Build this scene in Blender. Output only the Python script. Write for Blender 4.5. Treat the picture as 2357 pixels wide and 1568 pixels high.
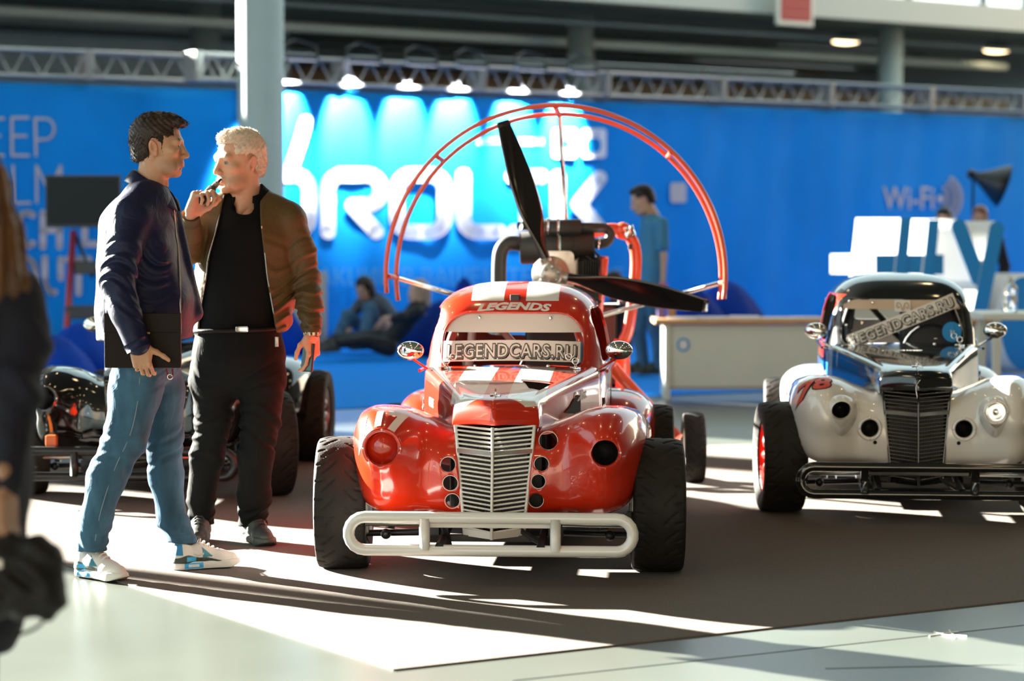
import bpy, bmesh, math, random
import numpy as np
from mathutils import Vector, Matrix
from mathutils.bvhtree import BVHTree

for o in list(bpy.data.objects):
    bpy.data.objects.remove(o, do_unlink=True)
SC = bpy.context.scene
COL = SC.collection
random.seed(7)
RNG = np.random.default_rng(7)

# ---------------------------------------------------------------- camera
FPX, CX, CY, HOR, CAMZ = 5565.0, 1178.5, 784.0, 509.0, 1.45
PITCH = math.atan((CY - HOR) / FPX)
cd = bpy.data.cameras.new('camera')
cam = bpy.data.objects.new('camera', cd)
COL.objects.link(cam)
cam.location = (0, 0, CAMZ)
cam.rotation_euler = (math.pi / 2 - PITCH, 0, 0)
cd.sensor_width = 36.0
cd.lens = FPX * 36.0 / 2357.0
cd.clip_end = 200
cd.dof.use_dof = True
cd.dof.focus_distance = 9.95
cd.dof.aperture_fstop = 2.1
SC.camera = cam
# ---------------------------------------------------------------- world, sun, exposure
SC.view_settings.view_transform = 'Standard'
SC.view_settings.look = 'None'
SC.view_settings.gamma = 1.0
SC.view_settings.exposure = 0.3
SC.view_settings.use_curve_mapping = False
W = bpy.data.worlds.new('daylight')
SC.world = W
W.use_nodes = True
bg = W.node_tree.nodes['Background']
bg.inputs[0].default_value = (0.70, 0.92, 0.95, 1)
bg.inputs[1].default_value = 1.35
SUN_AZ = Vector((0.80, -0.60, 0)).normalized()      # the way the light travels over the floor
SUN_TAN = math.tan(math.radians(18.0))
sd = bpy.data.lights.new('sun', 'SUN')
sd.energy = 76.0
sd.angle = math.radians(0.6)
sd.color = (1.0, 0.97, 0.86)
sun = bpy.data.objects.new('sun', sd)
COL.objects.link(sun)
sun.rotation_euler = Vector((SUN_AZ.x, SUN_AZ.y, -SUN_TAN)).to_track_quat('-Z', 'Y').to_euler()
sun.location = (-8, 14, 9)
SC.cycles.max_bounces = 7
SC.cycles.diffuse_bounces = 3
SC.cycles.glossy_bounces = 4
SC.cycles.transmission_bounces = 6
SC.cycles.transparent_max_bounces = 8
SC.cycles.sample_clamp_indirect = 4.0
SC.cycles.caustics_reflective = False
SC.cycles.caustics_refractive = False
SC.cycles.use_denoising = True

# ---------------------------------------------------------------- pixel -> place
_F = np.array([0, math.cos(PITCH), -math.sin(PITCH)])
_U = np.array([0, math.sin(PITCH), math.cos(PITCH)])
def ray(px, py):
    return _F * FPX + np.array([1.0, 0, 0]) * (px - CX) + _U * (CY - py)
def P(px, py, Y):
    r = ray(px, py)
    return np.array([0, 0, CAMZ]) + r * (Y / r[1])
def G(px, py, z=0.0):
    r = ray(px, py)
    return np.array([0, 0, CAMZ]) + r * ((z - CAMZ) / r[2])

# ---------------------------------------------------------------- objects
def tag(o, label=None, cat=None, group=None, kind=None):
    if label: o['label'] = label
    if cat: o['category'] = cat
    if group: o['group'] = group
    if kind: o['kind'] = kind
    return o
def empty(name, loc=(0, 0, 0), rz=0.0, label=None, cat=None, group=None):
    o = bpy.data.objects.new(name, None)
    o.empty_display_size = 0.1
    COL.objects.link(o)
    o.location = loc
    o.rotation_euler = (0, 0, rz)
    return tag(o, label, cat, group)
def make(name, vf, m, parent=None, smooth=True, cols=None, sharp=None):
    v, f = vf
    me = bpy.data.meshes.new(name)
    me.from_pydata([tuple(map(float, p)) for p in v] if not isinstance(v, np.ndarray) else v.tolist(), [],
                   f if not isinstance(f, np.ndarray) else f.tolist())
    me.validate()
    if smooth:
        me.polygons.foreach_set('use_smooth', [True] * len(me.polygons))
    if cols is not None:
        at = me.color_attributes.new('Col', 'FLOAT_COLOR', 'POINT')
        c = np.ones((len(me.vertices), 4), np.float32)
        c[:, :3] = cols
        at.data.foreach_set('color', c.ravel())
    if sharp and smooth:
        try: me.set_sharp_from_angle(angle=math.radians(sharp))
        except Exception: pass
    me.update()
    o = bpy.data.objects.new(name, me)
    COL.objects.link(o)
    if m is not None:
        if isinstance(m, (list, tuple)):
            for q in m: me.materials.append(q)
        else: me.materials.append(m)
    if parent: o.parent = parent
    return o
def dup(o, name=None, parent=None):
    c = o.copy()
    COL.objects.link(c)
    if parent is not None: c.parent = parent
    return c
def dup_tree(o, parent=None):
    c = o.copy(); COL.objects.link(c); c.parent = parent
    for ch in list(o.children): dup_tree(ch, c)
    return c
def bake(o):
    """apply the modifiers of a mesh object"""
    dg = bpy.context.evaluated_depsgraph_get()
    dg.update()
    me = bpy.data.meshes.new_from_object(o.evaluated_get(dg), depsgraph=dg)
    old = o.data
    o.modifiers.clear()
    o.data = me
    bpy.data.meshes.remove(old)
    return o
def cut(o, cutters, solver='EXACT'):
    tmp = []
    bpy.context.view_layer.update()
    for vf in cutters:
        c = make('cutter', vf, None, smooth=False)
        bm = bmesh.new(); bm.from_mesh(c.data)
        bmesh.ops.recalc_face_normals(bm, faces=bm.faces); bm.to_mesh(c.data); bm.free()
        c.matrix_world = o.matrix_world
        md = o.modifiers.new('cut', 'BOOLEAN')
        md.operation = 'DIFFERENCE'; md.object = c; md.solver = solver
        tmp.append(c)
    bake(o)
    for c in tmp:
        me = c.data
        bpy.data.objects.remove(c); bpy.data.meshes.remove(me)
    return o
def solidify(o, t, offset=-1):
    md = o.modifiers.new('thick', 'SOLIDIFY'); md.thickness = t; md.offset = offset
    return o

# ---------------------------------------------------------------- materials
MATS = {}
def mat(name, col=(0.5, 0.5, 0.5), rough=0.5, metal=0.0, coat=0.0, noise=None, bump=None, spec=0.5,
        trans=0.0, emit=None, alpha=None, sheen=0.0, vcol=False, coat_rough=0.04, sss=0.0):
    """noise=(scale, amount, stretch) varies the colour, bump=(scale, strength, stretch)"""
    if name in MATS: return MATS[name]
    m = bpy.data.materials.new(name); m.use_nodes = True
    nt = m.node_tree; b = nt.nodes['Principled BSDF']
    def S(k, v):
        if k in b.inputs: b.inputs[k].default_value = v
    S('Base Color', (*col, 1)); S('Roughness', rough); S('Metallic', metal)
    S('Coat Weight', coat); S('Coat Roughness', coat_rough); S('Specular IOR Level', spec)
    S('Transmission Weight', trans); S('Sheen Weight', sheen)
    if sss: S('Subsurface Weight', sss); S('Subsurface Scale', 0.01)
    if alpha is not None: S('Alpha', alpha)
    if emit:
        S('Emission Color', (*emit[0], 1)); S('Emission Strength', emit[1])
    src = None
    if vcol:
        a = nt.nodes.new('ShaderNodeAttribute'); a.attribute_name = 'Col'
        nt.links.new(a.outputs['Color'], b.inputs['Base Color']); src = a.outputs['Color']
    if noise or bump:
        tc = nt.nodes.new('ShaderNodeTexCoord')
    if noise:
        mp = nt.nodes.new('ShaderNodeMapping'); mp.inputs['Scale'].default_value = noise[2] if len(noise) > 2 else (1, 1, 1)
        n = nt.nodes.new('ShaderNodeTexNoise'); n.inputs['Scale'].default_value = noise[0]; n.inputs['Detail'].default_value = 5
        nt.links.new(tc.outputs['Object'], mp.inputs[0]); nt.links.new(mp.outputs[0], n.inputs['Vector'])
        mr = nt.nodes.new('ShaderNodeMapRange'); mr.inputs[1].default_value = 0.3; mr.inputs[2].default_value = 0.7
        mr.inputs[3].default_value = 1 - noise[1]; mr.inputs[4].default_value = 1 + noise[1]
        nt.links.new(n.outputs['Fac'], mr.inputs[0])
        mx = nt.nodes.new('ShaderNodeVectorMath'); mx.operation = 'SCALE'
        if src: nt.links.new(src, mx.inputs[0])
        else: mx.inputs[0].default_value = col
        nt.links.new(mr.outputs[0], mx.inputs['Scale']); nt.links.new(mx.outputs[0], b.inputs['Base Color'])
    if bump:
        mp = nt.nodes.new('ShaderNodeMapping'); mp.inputs['Scale'].default_value = bump[2] if len(bump) > 2 else (1, 1, 1)
        n = nt.nodes.new('ShaderNodeTexNoise'); n.inputs['Scale'].default_value = bump[0]; n.inputs['Detail'].default_value = 4
        if len(bump) > 3: n.inputs['Distortion'].default_value = bump[3]
        nt.links.new(tc.outputs['Object'], mp.inputs[0]); nt.links.new(mp.outputs[0], n.inputs['Vector'])
        bp = nt.nodes.new('ShaderNodeBump'); bp.inputs['Strength'].default_value = bump[1]; bp.inputs['Distance'].default_value = 0.01
        nt.links.new(n.outputs['Fac'], bp.inputs['Height']); nt.links.new(bp.outputs[0], b.inputs['Normal'])
    MATS[name] = m
    return m

# ---------------------------------------------------------------- shapes (verts, faces)
def join(*parts):
    V, F, n = [], [], 0
    for v, f in parts:
        v = np.asarray(v, float).reshape(-1, 3)
        V.append(v); F += [[int(i) + n for i in q] for q in f]; n += len(v)
    return np.vstack(V), F
def xf(vf, M=None, t=None, s=None):
    v = np.asarray(vf[0], float).copy()
    if s is not None: v = v * np.asarray(s)
    if M is not None: v = v @ np.asarray(M, float)[:3, :3].T
    if t is not None: v = v + np.asarray(t)
    return v, vf[1]
def rotz(a): c, s = math.cos(a), math.sin(a); return np.array([[c, -s, 0], [s, c, 0], [0, 0, 1.0]])
def rotx(a): c, s = math.cos(a), math.sin(a); return np.array([[1.0, 0, 0], [0, c, -s], [0, s, c]])
def roty(a): c, s = math.cos(a), math.sin(a); return np.array([[c, 0, s], [0, 1.0, 0], [-s, 0, c]])
def box(lo, hi, bev=0.0):
    lo = np.asarray(lo, float); hi = np.asarray(hi, float)
    if bev <= 0:
        v = [(x, y, z) for x in (lo[0], hi[0]) for y in (lo[1], hi[1]) for z in (lo[2], hi[2])]
        return np.array(v), [[0, 1, 3, 2], [4, 6, 7, 5], [0, 4, 5, 1], [2, 3, 7, 6], [0, 2, 6, 4], [1, 5, 7, 3]]
    bm = bmesh.new(); bmesh.ops.create_cube(bm, size=1)
    for q in bm.verts: q.co = Vector(((lo + hi) / 2 + np.array(q.co) * (hi - lo)))
    bmesh.ops.bevel(bm, geom=list(bm.edges), offset=bev, segments=2, affect='EDGES', profile=0.5)
    bm.verts.index_update()
    r = np.array([q.co[:] for q in bm.verts]), [[q.index for q in f.verts] for f in bm.faces]
    bm.free(); return r
def grid(fn, nu, nv, cu=False, cv=False):
    """fn(u,v)->xyz on [0,1]^2; vectorised over arrays"""
    u = np.linspace(0, 1, nu, endpoint=not cu); v = np.linspace(0, 1, nv, endpoint=not cv)
    uu, vv = np.meshgrid(u, v, indexing='ij')
    p = np.stack(fn(uu.ravel(), vv.ravel()), -1)
    F = []
    for i in range(nu if cu else nu - 1):
        for j in range(nv if cv else nv - 1):
            i2, j2 = (i + 1) % nu, (j + 1) % nv
            F.append([i * nv + j, i2 * nv + j, i2 * nv + j2, i * nv + j2])
    return p, F
def lathe(prof, n=32, axis='z', cap=False):
    """prof: list of (r, h)"""
    prof = np.asarray(prof, float); a = np.linspace(0, 2 * math.pi, n, endpoint=False)
    m = len(prof)
    r = prof[:, 0][None, :]; h = np.broadcast_to(prof[:, 1][None, :], (n, m))
    x = r * np.cos(a)[:, None]; y = r * np.sin(a)[:, None]
    v = np.stack({'z': (x, y, h), 'x': (h, x, y), 'y': (x, h, y)}[axis], -1).reshape(-1, 3)
    F = []
    for i in range(n):
        k = (i + 1) % n
        for j in range(m - 1):
            q = [i * m + j, k * m + j, k * m + j + 1, i * m + j + 1]
            F.append(q)
    if cap:
        F.append([i * m for i in range(n)][::-1]); F.append([i * m + m - 1 for i in range(n)])
    return v, F
def catmull(pts, n=8, closed=False):
    p = np.asarray(pts, float); N = len(p); out = []
    rng = range(N if closed else N - 1)
    for i in rng:
        if closed: a, b, c, d = p[(i - 1) % N], p[i], p[(i + 1) % N], p[(i + 2) % N]
        else: a, b, c, d = p[max(i - 1, 0)], p[i], p[i + 1], p[min(i + 2, N - 1)]
        for t in np.linspace(0, 1, n, endpoint=False):
            out.append(0.5 * (2 * b + (c - a) * t + (2 * a - 5 * b + 4 * c - d) * t * t + (3 * b - a - 3 * c + d) * t ** 3))
    if not closed: out.append(p[-1])
    return np.array(out)
def tube(path, r, n=8, closed=False, cap=True):
    p = np.asarray(path, float); N = len(p)
    rr = np.broadcast_to(np.asarray(r, float), (N,))
    T = np.zeros_like(p)
    if closed: T = np.roll(p, -1, 0) - np.roll(p, 1, 0)
    else:
        T[1:-1] = p[2:] - p[:-2]; T[0] = p[1] - p[0]; T[-1] = p[-1] - p[-2]
    T /= np.linalg.norm(T, axis=1)[:, None] + 1e-12
    up = np.array([0, 0, 1.0]) if abs(T[0][2]) < 0.9 else np.array([1.0, 0, 0])
    nrm = up - T[0] * up.dot(T[0]); nrm /= np.linalg.norm(nrm)
    V = []
    a = np.linspace(0, 2 * math.pi, n, endpoint=False)
    for i in range(N):
        nrm = nrm - T[i] * nrm.dot(T[i]); nrm /= np.linalg.norm(nrm) + 1e-12
        b = np.cross(T[i], nrm)
        V.append(p[i] + rr[i] * (np.cos(a)[:, None] * nrm + np.sin(a)[:, None] * b))
    V = np.vstack(V); F = []
    for i in range(N if closed else N - 1):
        k = (i + 1) % N
        for j in range(n):
            j2 = (j + 1) % n
            F.append([i * n + j, k * n + j, k * n + j2, i * n + j2][::-1])
    if cap and not closed:
        F.append([j for j in range(n)]); F.append([(N - 1) * n + j for j in range(n)][::-1])
    return V, F
def rod(a, b, r, n=8): return tube([a, b], r, n)
def prism(poly, h0, h1, axis='z'):
    """extrude a 2D polygon along an axis; poly (a,b): z->(x,y), y->(x,z), x->(y,z)"""
    poly = np.asarray(poly, float); n = len(poly)
    def lay(h):
        hh = np.full(n, h)
        return np.stack({'z': (poly[:, 0], poly[:, 1], hh), 'y': (poly[:, 0], hh, poly[:, 1]), 'x': (hh, poly[:, 0], poly[:, 1])}[axis], -1)
    v = np.vstack([lay(h0), lay(h1)])
    F = [list(range(n))[::-1], [n + i for i in range(n)]]
    F += [[i, (i + 1) % n, n + (i + 1) % n, n + i] for i in range(n)]
    return v, F
def rrect(x0, x1, y0, y1, r, n=6):
    """rounded rectangle outline; r = radius or 4 radii (bl, br, tr, tl)"""
    rs = (r,) * 4 if not isinstance(r, (tuple, list)) else r
    out = []
    for (cx, cy, q, a0) in ((x0, y0, rs[0], 180), (x1, y0, rs[1], 270), (x1, y1, rs[2], 0), (x0, y1, rs[3], 90)):
        ox = cx + (q if cx == x0 else -q); oy = cy + (q if cy == y0 else -q)
        for t in np.linspace(a0, a0 + 90, n + 1):
            out.append((ox + q * math.cos(math.radians(t)), oy + q * math.sin(math.radians(t))))
    return np.array(out)
def sph(c, r, nu=16, nv=10, R=None):
    r = np.broadcast_to(np.asarray(r, float), (3,))
    th = np.linspace(0, math.pi, nv)
    prof = [(max(math.sin(t), 1e-4), -math.cos(t)) for t in th]
    return xf(xf(lathe(prof, nu), s=r), R, c)
def interp(pts, x):
    pts = np.asarray(pts, float)
    return np.interp(x, pts[:, 0], pts[:, 1])
def smooth_interp(pts, x):
    """monotone-ish cubic through the points"""
    p = np.asarray(pts, float); xs, ys = p[:, 0], p[:, 1]
    m = np.gradient(ys, xs)
    x = np.clip(x, xs[0], xs[-1]); i = np.clip(np.searchsorted(xs, x) - 1, 0, len(xs) - 2)
    h = xs[i + 1] - xs[i]; t = (x - xs[i]) / h
    return ((2 * t ** 3 - 3 * t ** 2 + 1) * ys[i] + (t ** 3 - 2 * t ** 2 + t) * h * m[i]
            + (-2 * t ** 3 + 3 * t ** 2) * ys[i + 1] + (t ** 3 - t ** 2) * h * m[i + 1])
def text_mesh(s, size=1.0, bold=0.0, shear=0.0, space=1.0, res=3):
    """flat 2D lettering: verts (u,v,0) centred, cap height = size"""
    c = bpy.data.curves.new('lettering', 'FONT'); c.body = s
    c.size = 1.0; c.offset = bold; c.shear = shear; c.space_character = space; c.resolution_u = res; c.align_x = 'CENTER'
    o = bpy.data.objects.new('lettering', c); COL.objects.link(o)
    dg = bpy.context.evaluated_depsgraph_get()
    me = bpy.data.meshes.new_from_object(o.evaluated_get(dg))
    v = np.array([q.co[:] for q in me.vertices]); f = [list(p.vertices) for p in me.polygons]
    bpy.data.objects.remove(o); bpy.data.curves.remove(c); bpy.data.meshes.remove(me)
    v[:, 1] -= 0.0
    v *= size / 0.72
    return v, f
def fit(vf, w=None, h=None):
    v = vf[0].copy(); lo, hi = v.min(0), v.max(0)
    v -= (lo + hi) / 2
    if w: v[:, 0] *= w / (hi[0] - lo[0])
    if h: v[:, 1] *= h / (hi[1] - lo[1])
    return v, vf[1]
def subdiv(vf, cuts=1, tri=True):
    bm = bmesh.new()
    vs = [bm.verts.new(p) for p in vf[0]]
    for f in vf[1]:
        try: bm.faces.new([vs[i] for i in f])
        except ValueError: pass
    if tri: bmesh.ops.triangulate(bm, faces=bm.faces)
    for _ in range(cuts):
        L = [e for e in bm.edges if e.calc_length() > 0.012]
        if not L: break
        bmesh.ops.subdivide_edges(bm, edges=L, cuts=1)
        bmesh.ops.triangulate(bm, faces=bm.faces)
    bm.verts.index_update()
    r = np.array([q.co[:] for q in bm.verts]), [[q.index for q in f.verts] for f in bm.faces]
    bm.free(); return r
def frame_of(c, U, V): 
    c, U, V = (np.asarray(q, float) for q in (c, U, V))
    return c, U, V
def onto(vf, c, U, V, d, bvh, off=0.002):
    """drop flat lettering (u,v) onto a mesh along d"""
    c, U, V, d = (np.asarray(q, float) for q in (c, U, V, d))
    d = d / np.linalg.norm(d); out = []
    last = None
    for p in vf[0]:
        s = c + U * p[0] + V * p[1] - d * 0.5
        h = bvh.ray_cast(Vector(s), Vector(d), 2.0)
        if h[0] is None: q = (last if last is not None else c)
        else:
            n = np.array(h[1]); n = n if n.dot(d) < 0 else -n
            q = np.array(h[0]) + n * off
        last = q; out.append(q)
    return np.array(out), vf[1]
def bvh_of(o):
    me = o.data
    return BVHTree.FromPolygons([v.co[:] for v in me.vertices], [list(p.vertices) for p in me.polygons])
# ---------------------------------------------------------------- soft bodies: distance fields meshed by surface nets
class SDF:
    def __init__(s, lo, hi, h):
        s.lo = np.asarray(lo, float); s.h = h
        s.n = np.ceil((np.asarray(hi, float) - s.lo) / h).astype(int) + 1
        s.a = np.full(s.n, 0.5, np.float32)
        s.ax = [(s.lo[i] + np.arange(s.n[i]) * h).astype(np.float32) for i in range(3)]
    def blk(s, lo, hi):
        i0 = np.clip(np.floor((np.asarray(lo) - s.lo) / s.h).astype(int), 0, s.n)
        i1 = np.clip(np.ceil((np.asarray(hi) - s.lo) / s.h).astype(int) + 1, 0, s.n)
        sl = tuple(slice(i0[i], i1[i]) for i in range(3))
        return sl, s.ax[0][sl[0]][:, None, None], s.ax[1][sl[1]][None, :, None], s.ax[2][sl[2]][None, None, :]
    def put(s, sl, d, k, op):
        a = s.a[sl]
        if a.size == 0: return
        if op == 'sub': d = -d; e = np.maximum(a, d); sg = 1
        elif op == 'and': e = np.maximum(a, d); sg = 1
        else: e = np.minimum(a, d); sg = -1
        if k > 0:
            hh = np.maximum(k - np.abs(a - d), 0) / k
            e = e + sg * hh * hh * k * 0.25
        s.a[sl] = e
    def cone(s, a, b, ra, rb=None, k=0.02, op='add', sq=None):
        """rounded cone a-b; sq=(axis vector, factor) flattens it along the axis"""
        rb = ra if rb is None else rb
        a = np.asarray(a, np.float32); b = np.asarray(b, np.float32)
        m = max(ra, rb) * (1.0 if not sq else max(1.0, 1 / sq[1])) + k + 3 * s.h
        sl, x, y, z = s.blk(np.minimum(a, b) - m, np.maximum(a, b) + m)
        dx, dy, dz = x - a[0], y - a[1], z - a[2]; ab = b - a
        if sq:
            n = np.asarray(sq[0], np.float32); n = n / np.linalg.norm(n)
            q = (dx * n[0] + dy * n[1] + dz * n[2]) * (sq[1] - 1)
            dx, dy, dz = dx + q * n[0], dy + q * n[1], dz + q * n[2]
            ab = ab + n * (ab.dot(n) * (sq[1] - 1))
        t = np.clip((dx * ab[0] + dy * ab[1] + dz * ab[2]) / (ab.dot(ab) + 1e-9), 0, 1)
        d = np.sqrt((dx - t * ab[0]) ** 2 + (dy - t * ab[1]) ** 2 + (dz - t * ab[2]) ** 2) - (ra + t * (rb - ra))
        s.put(sl, d, k, op); return s
    def chain(s, pts, rad, k=0.02, sq=None):
        for i in range(len(pts) - 1): s.cone(pts[i], pts[i + 1], rad[i], rad[i + 1], k, sq=sq)
        return s
    def ell(s, c, r, R=None, k=0.02, op='add'):
        c = np.asarray(c, float); r = np.asarray(r, float)
        R = np.eye(3) if R is None else np.asarray(R, float)
        e = np.sqrt(((R * r) ** 2).sum(1)) + k + 3 * s.h
        sl, x, y, z = s.blk(c - e, c + e)
        p = [x - c[0], y - c[1], z - c[2]]
        q = [(p[0] * R[0, i] + p[1] * R[1, i] + p[2] * R[2, i]) for i in range(3)]
        k0 = np.sqrt(sum((q[i] / r[i]) ** 2 for i in range(3)))
        k1 = np.sqrt(sum((q[i] / r[i] ** 2) ** 2 for i in range(3))) + 1e-6
        s.put(sl, (k0 * (k0 - 1) / k1).astype(np.float32), k, op); return s
    def box(s, c, half, R=None, r=0.005, k=0.01, op='add'):
        c = np.asarray(c, float); half = np.asarray(half, float)
        R = np.eye(3) if R is None else np.asarray(R, float)
        e = (np.abs(R) * half).sum(1) + k + 3 * s.h
        sl, x, y, z = s.blk(c - e, c + e)
        p = [x - c[0], y - c[1], z - c[2]]
        q = [np.abs(p[0] * R[0, i] + p[1] * R[1, i] + p[2] * R[2, i]) - (half[i] - r) for i in range(3)]
        d = np.sqrt(sum(np.maximum(t, 0) ** 2 for t in q)) + np.minimum(np.maximum(np.maximum(q[0], q[1]), q[2]), 0) - r
        s.put(sl, d.astype(np.float32), k, op); return s
    def plane(s, p, n, k=0.0):
        """keep the side the normal points away from"""
        n = np.asarray(n, float); n = n / np.linalg.norm(n)
        x, y, z = s.ax[0][:, None, None], s.ax[1][None, :, None], s.ax[2][None, None, :]
        d = ((x - p[0]) * n[0] + (y - p[1]) * n[1] + (z - p[2]) * n[2]).astype(np.float32)
        s.put((slice(None),) * 3, d, k, 'and'); return s
    def fun(s, f):
        """add a displacement f(x,y,z)"""
        s.a += f(s.ax[0][:, None, None], s.ax[1][None, :, None], s.ax[2][None, None, :]).astype(np.float32); return s
    def mesh(s):
        a = s.a; neg = a < 0
        for ax in range(3):      # keep the rim outside
            sl = [slice(None)] * 3
            for e in (0, -1):
                sl[ax] = e
                if neg[tuple(sl)].any(): a[tuple(sl)] = np.maximum(a[tuple(sl)], 1e-4)
        neg = a < 0
        c = np.zeros(np.array(a.shape) - 1, np.int8)
        for dx in (0, 1):
            for dy in (0, 1):
                for dz in (0, 1):
                    c += neg[dx:dx + c.shape[0], dy:dy + c.shape[1], dz:dz + c.shape[2]]
        act = (c > 0) & (c < 8)
        I = np.argwhere(act); idx = np.full(act.shape, -1, np.int32); idx[act] = np.arange(len(I))
        acc = np.zeros((len(I), 3)); cnt = np.zeros(len(I))
        cor = {}
        for dx in (0, 1):
            for dy in (0, 1):
                for dz in (0, 1):
                    cor[dx, dy, dz] = a[I[:, 0] + dx, I[:, 1] + dy, I[:, 2] + dz].astype(float)
        for p in cor:
            for ax in range(3):
                if p[ax]: continue
                q = list(p); q[ax] = 1; q = tuple(q)
                va, vb = cor[p], cor[q]; m = (va < 0) != (vb < 0)
                t = va / np.where(m, va - vb, 1.0)
                base = np.array(p, float)
                pos = np.broadcast_to(base, (len(I), 3)).copy(); pos[:, ax] = t
                acc[m] += pos[m]; cnt[m] += 1
        V = s.lo + (I + acc / cnt[:, None]) * s.h
        F = []
        for ax in range(3):
            sl0 = [slice(None)] * 3; sl1 = [slice(None)] * 3
            sl0[ax] = slice(0, -1); sl1[ax] = slice(1, None)
            A, B = neg[tuple(sl0)], neg[tuple(sl1)]
            u, w = (ax + 1) % 3, (ax + 2) % 3
            E = np.argwhere(A != B)
            ok = (E[:, u] > 0) & (E[:, w] > 0) & (E[:, u] < a.shape[u] - 1) & (E[:, w] < a.shape[w] - 1)
            E = E[ok]
            fl = A[E[:, 0], E[:, 1], E[:, 2]]
            def cell(du, dw):
                q = E.copy(); q[:, u] += du; q[:, w] += dw
                return idx[q[:, 0], q[:, 1], q[:, 2]]
            Q = np.stack([cell(-1, -1), cell(0, -1), cell(0, 0), cell(-1, 0)], 1)
            Q[~fl] = Q[~fl][:, ::-1]
            F.append(Q)
        F = np.vstack(F)
        F = F[(F >= 0).all(1)]
        return V, F
def unit(v): v = np.asarray(v, float); return v / (np.linalg.norm(v) + 1e-12)
def basis(f, u):
    """columns right, forward, up"""
    f = unit(f); u = np.asarray(u, float); u = unit(u - f * f.dot(u)); r = np.cross(f, u)
    return np.stack([r, f, u], 1)
# ================================================================ the hall
M_floor = mat('polished_concrete', (0.072, 0.080, 0.068), 0.30, noise=(1.3, 0.10), bump=(60, 0.02), spec=0.5)
M_carpet = mat('grey_carpet', (0.15, 0.128, 0.112), 0.95, noise=(420, 0.35), bump=(500, 0.35), spec=0.1)
M_bluecarpet = mat('blue_carpet', (0.002, 0.23, 0.82), 0.9, noise=(300, 0.12), spec=0.1)
M_banner = mat('banner_cloth', (0.001, 0.275, 0.80), 0.7, noise=(0.9, 0.10), bump=(2.2, 0.5, (1, 1, 0.25)), spec=0.2)
M_print = mat('banner_print_white', (0.88, 0.88, 0.97), 0.7, spec=0.2)
M_printpink = mat('banner_print_pale', (0.62, 0.55, 0.58), 0.7, spec=0.2)
M_printlight = mat('banner_print_light_blue', (0.10, 0.42, 0.80), 0.7, spec=0.2)
M_alu = mat('truss_aluminium', (0.34, 0.34, 0.34), 0.45, metal=0.6)
M_column = mat('column_paint', (0.36, 0.45, 0.45), 0.6, noise=(2, 0.05))
M_wall = mat('hall_wall', (0.22, 0.18, 0.14), 0.8, noise=(0.6, 0.1))
M_ceil = mat('hall_ceiling', (0.16, 0.15, 0.14), 0.9)
M_fascia = mat('fascia_paint', (0.52, 0.55, 0.52), 0.6)
M_pipe_l = mat('duct_light', (0.72, 0.85, 0.84), 0.45)
M_pipe_d = mat('duct_dark', (0.10, 0.13, 0.15), 0.5, metal=0.3)
M_pipe_m = mat('duct_grey', (0.42, 0.54, 0.60), 0.5)
M_slat = mat('brown_slat', (0.50, 0.31, 0.18), 0.6, noise=(1.2, 0.5, (1, 1, 8)))
M_paleblue = mat('pale_blue_wall', (0.45, 0.58, 0.66), 0.7, noise=(0.8, 0.12))
M_black = mat('black_plastic', (0.012, 0.012, 0.013), 0.45, noise=(30, 0.2))
M_blackm = mat('black_metal', (0.015, 0.015, 0.016), 0.35, metal=0.4, noise=(30, 0.2))
M_white = mat('white_laminate', (0.72, 0.74, 0.68), 0.45, noise=(3, 0.03))
M_wood = mat('beech_edge', (0.55, 0.30, 0.13), 0.5, noise=(6, 0.2, (1, 8, 8)))
M_warm = mat('warm_lamp_glow', (1, 0.8, 0.5), 0.5, emit=((1.0, 0.72, 0.38), 30.0))
M_chrome = mat('chrome', (0.86, 0.87, 0.87), 0.07, metal=1.0, bump=(3, 0.01))

floor = make('floor', box((-40, -18, -0.25), (45, 75, 0.0)), M_floor, smooth=False); tag(floor, kind='structure', label='pale polished concrete floor of the exhibition hall')
# joints of the concrete slab
jn = 0
for (a, b) in (((1180, 1568), (2357, 1440)), ((1900, 1540), (2357, 1530))):
    p, q = G(*a), G(*b)
    make('floor_joint', tube([p + [0, 0, -0.002], q + [0, 0, -0.002]], 0.004, 6), M_black, floor)
mk = [[(2138, 1466), (2170, 1460), (2205, 1456)], [(2150, 1456), (2175, 1464), (2225, 1466)], [(2185, 1452), (2200, 1470)]]
for st in mk:
    make('floor_mark', tube([G(*p) + [0, 0, .0008] for p in st], .004, 5), mat('white_scuff', (.8, .8, .76), .7), floor)
def slab(name, pts, th, m, label, z0=0.0):
    o = make(name, prism([(p[0], p[1]) for p in pts], z0, z0 + th, 'z'), m, smooth=False)
    return tag(o, label, 'carpet', kind='structure')
kc = G(905, 1545); kr = G(2357, 1384); kl = G(290, 1347)
dr = unit(kr - kc); dl = unit(kl - kc)
slab('grey_carpet', [kc, kc + dr * 9.0, kc + dr * 9.0 + np.array([0.3, 5.0, 0]), np.array([-3.2, 14.2, 0]), kc + dl * 3.4 + np.array([-1.0, 2.0, 0]), kc + dl * 3.4][::1],
     0.006, M_carpet, 'flat brownish grey carpet under the race cars with a sharp corner')
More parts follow.
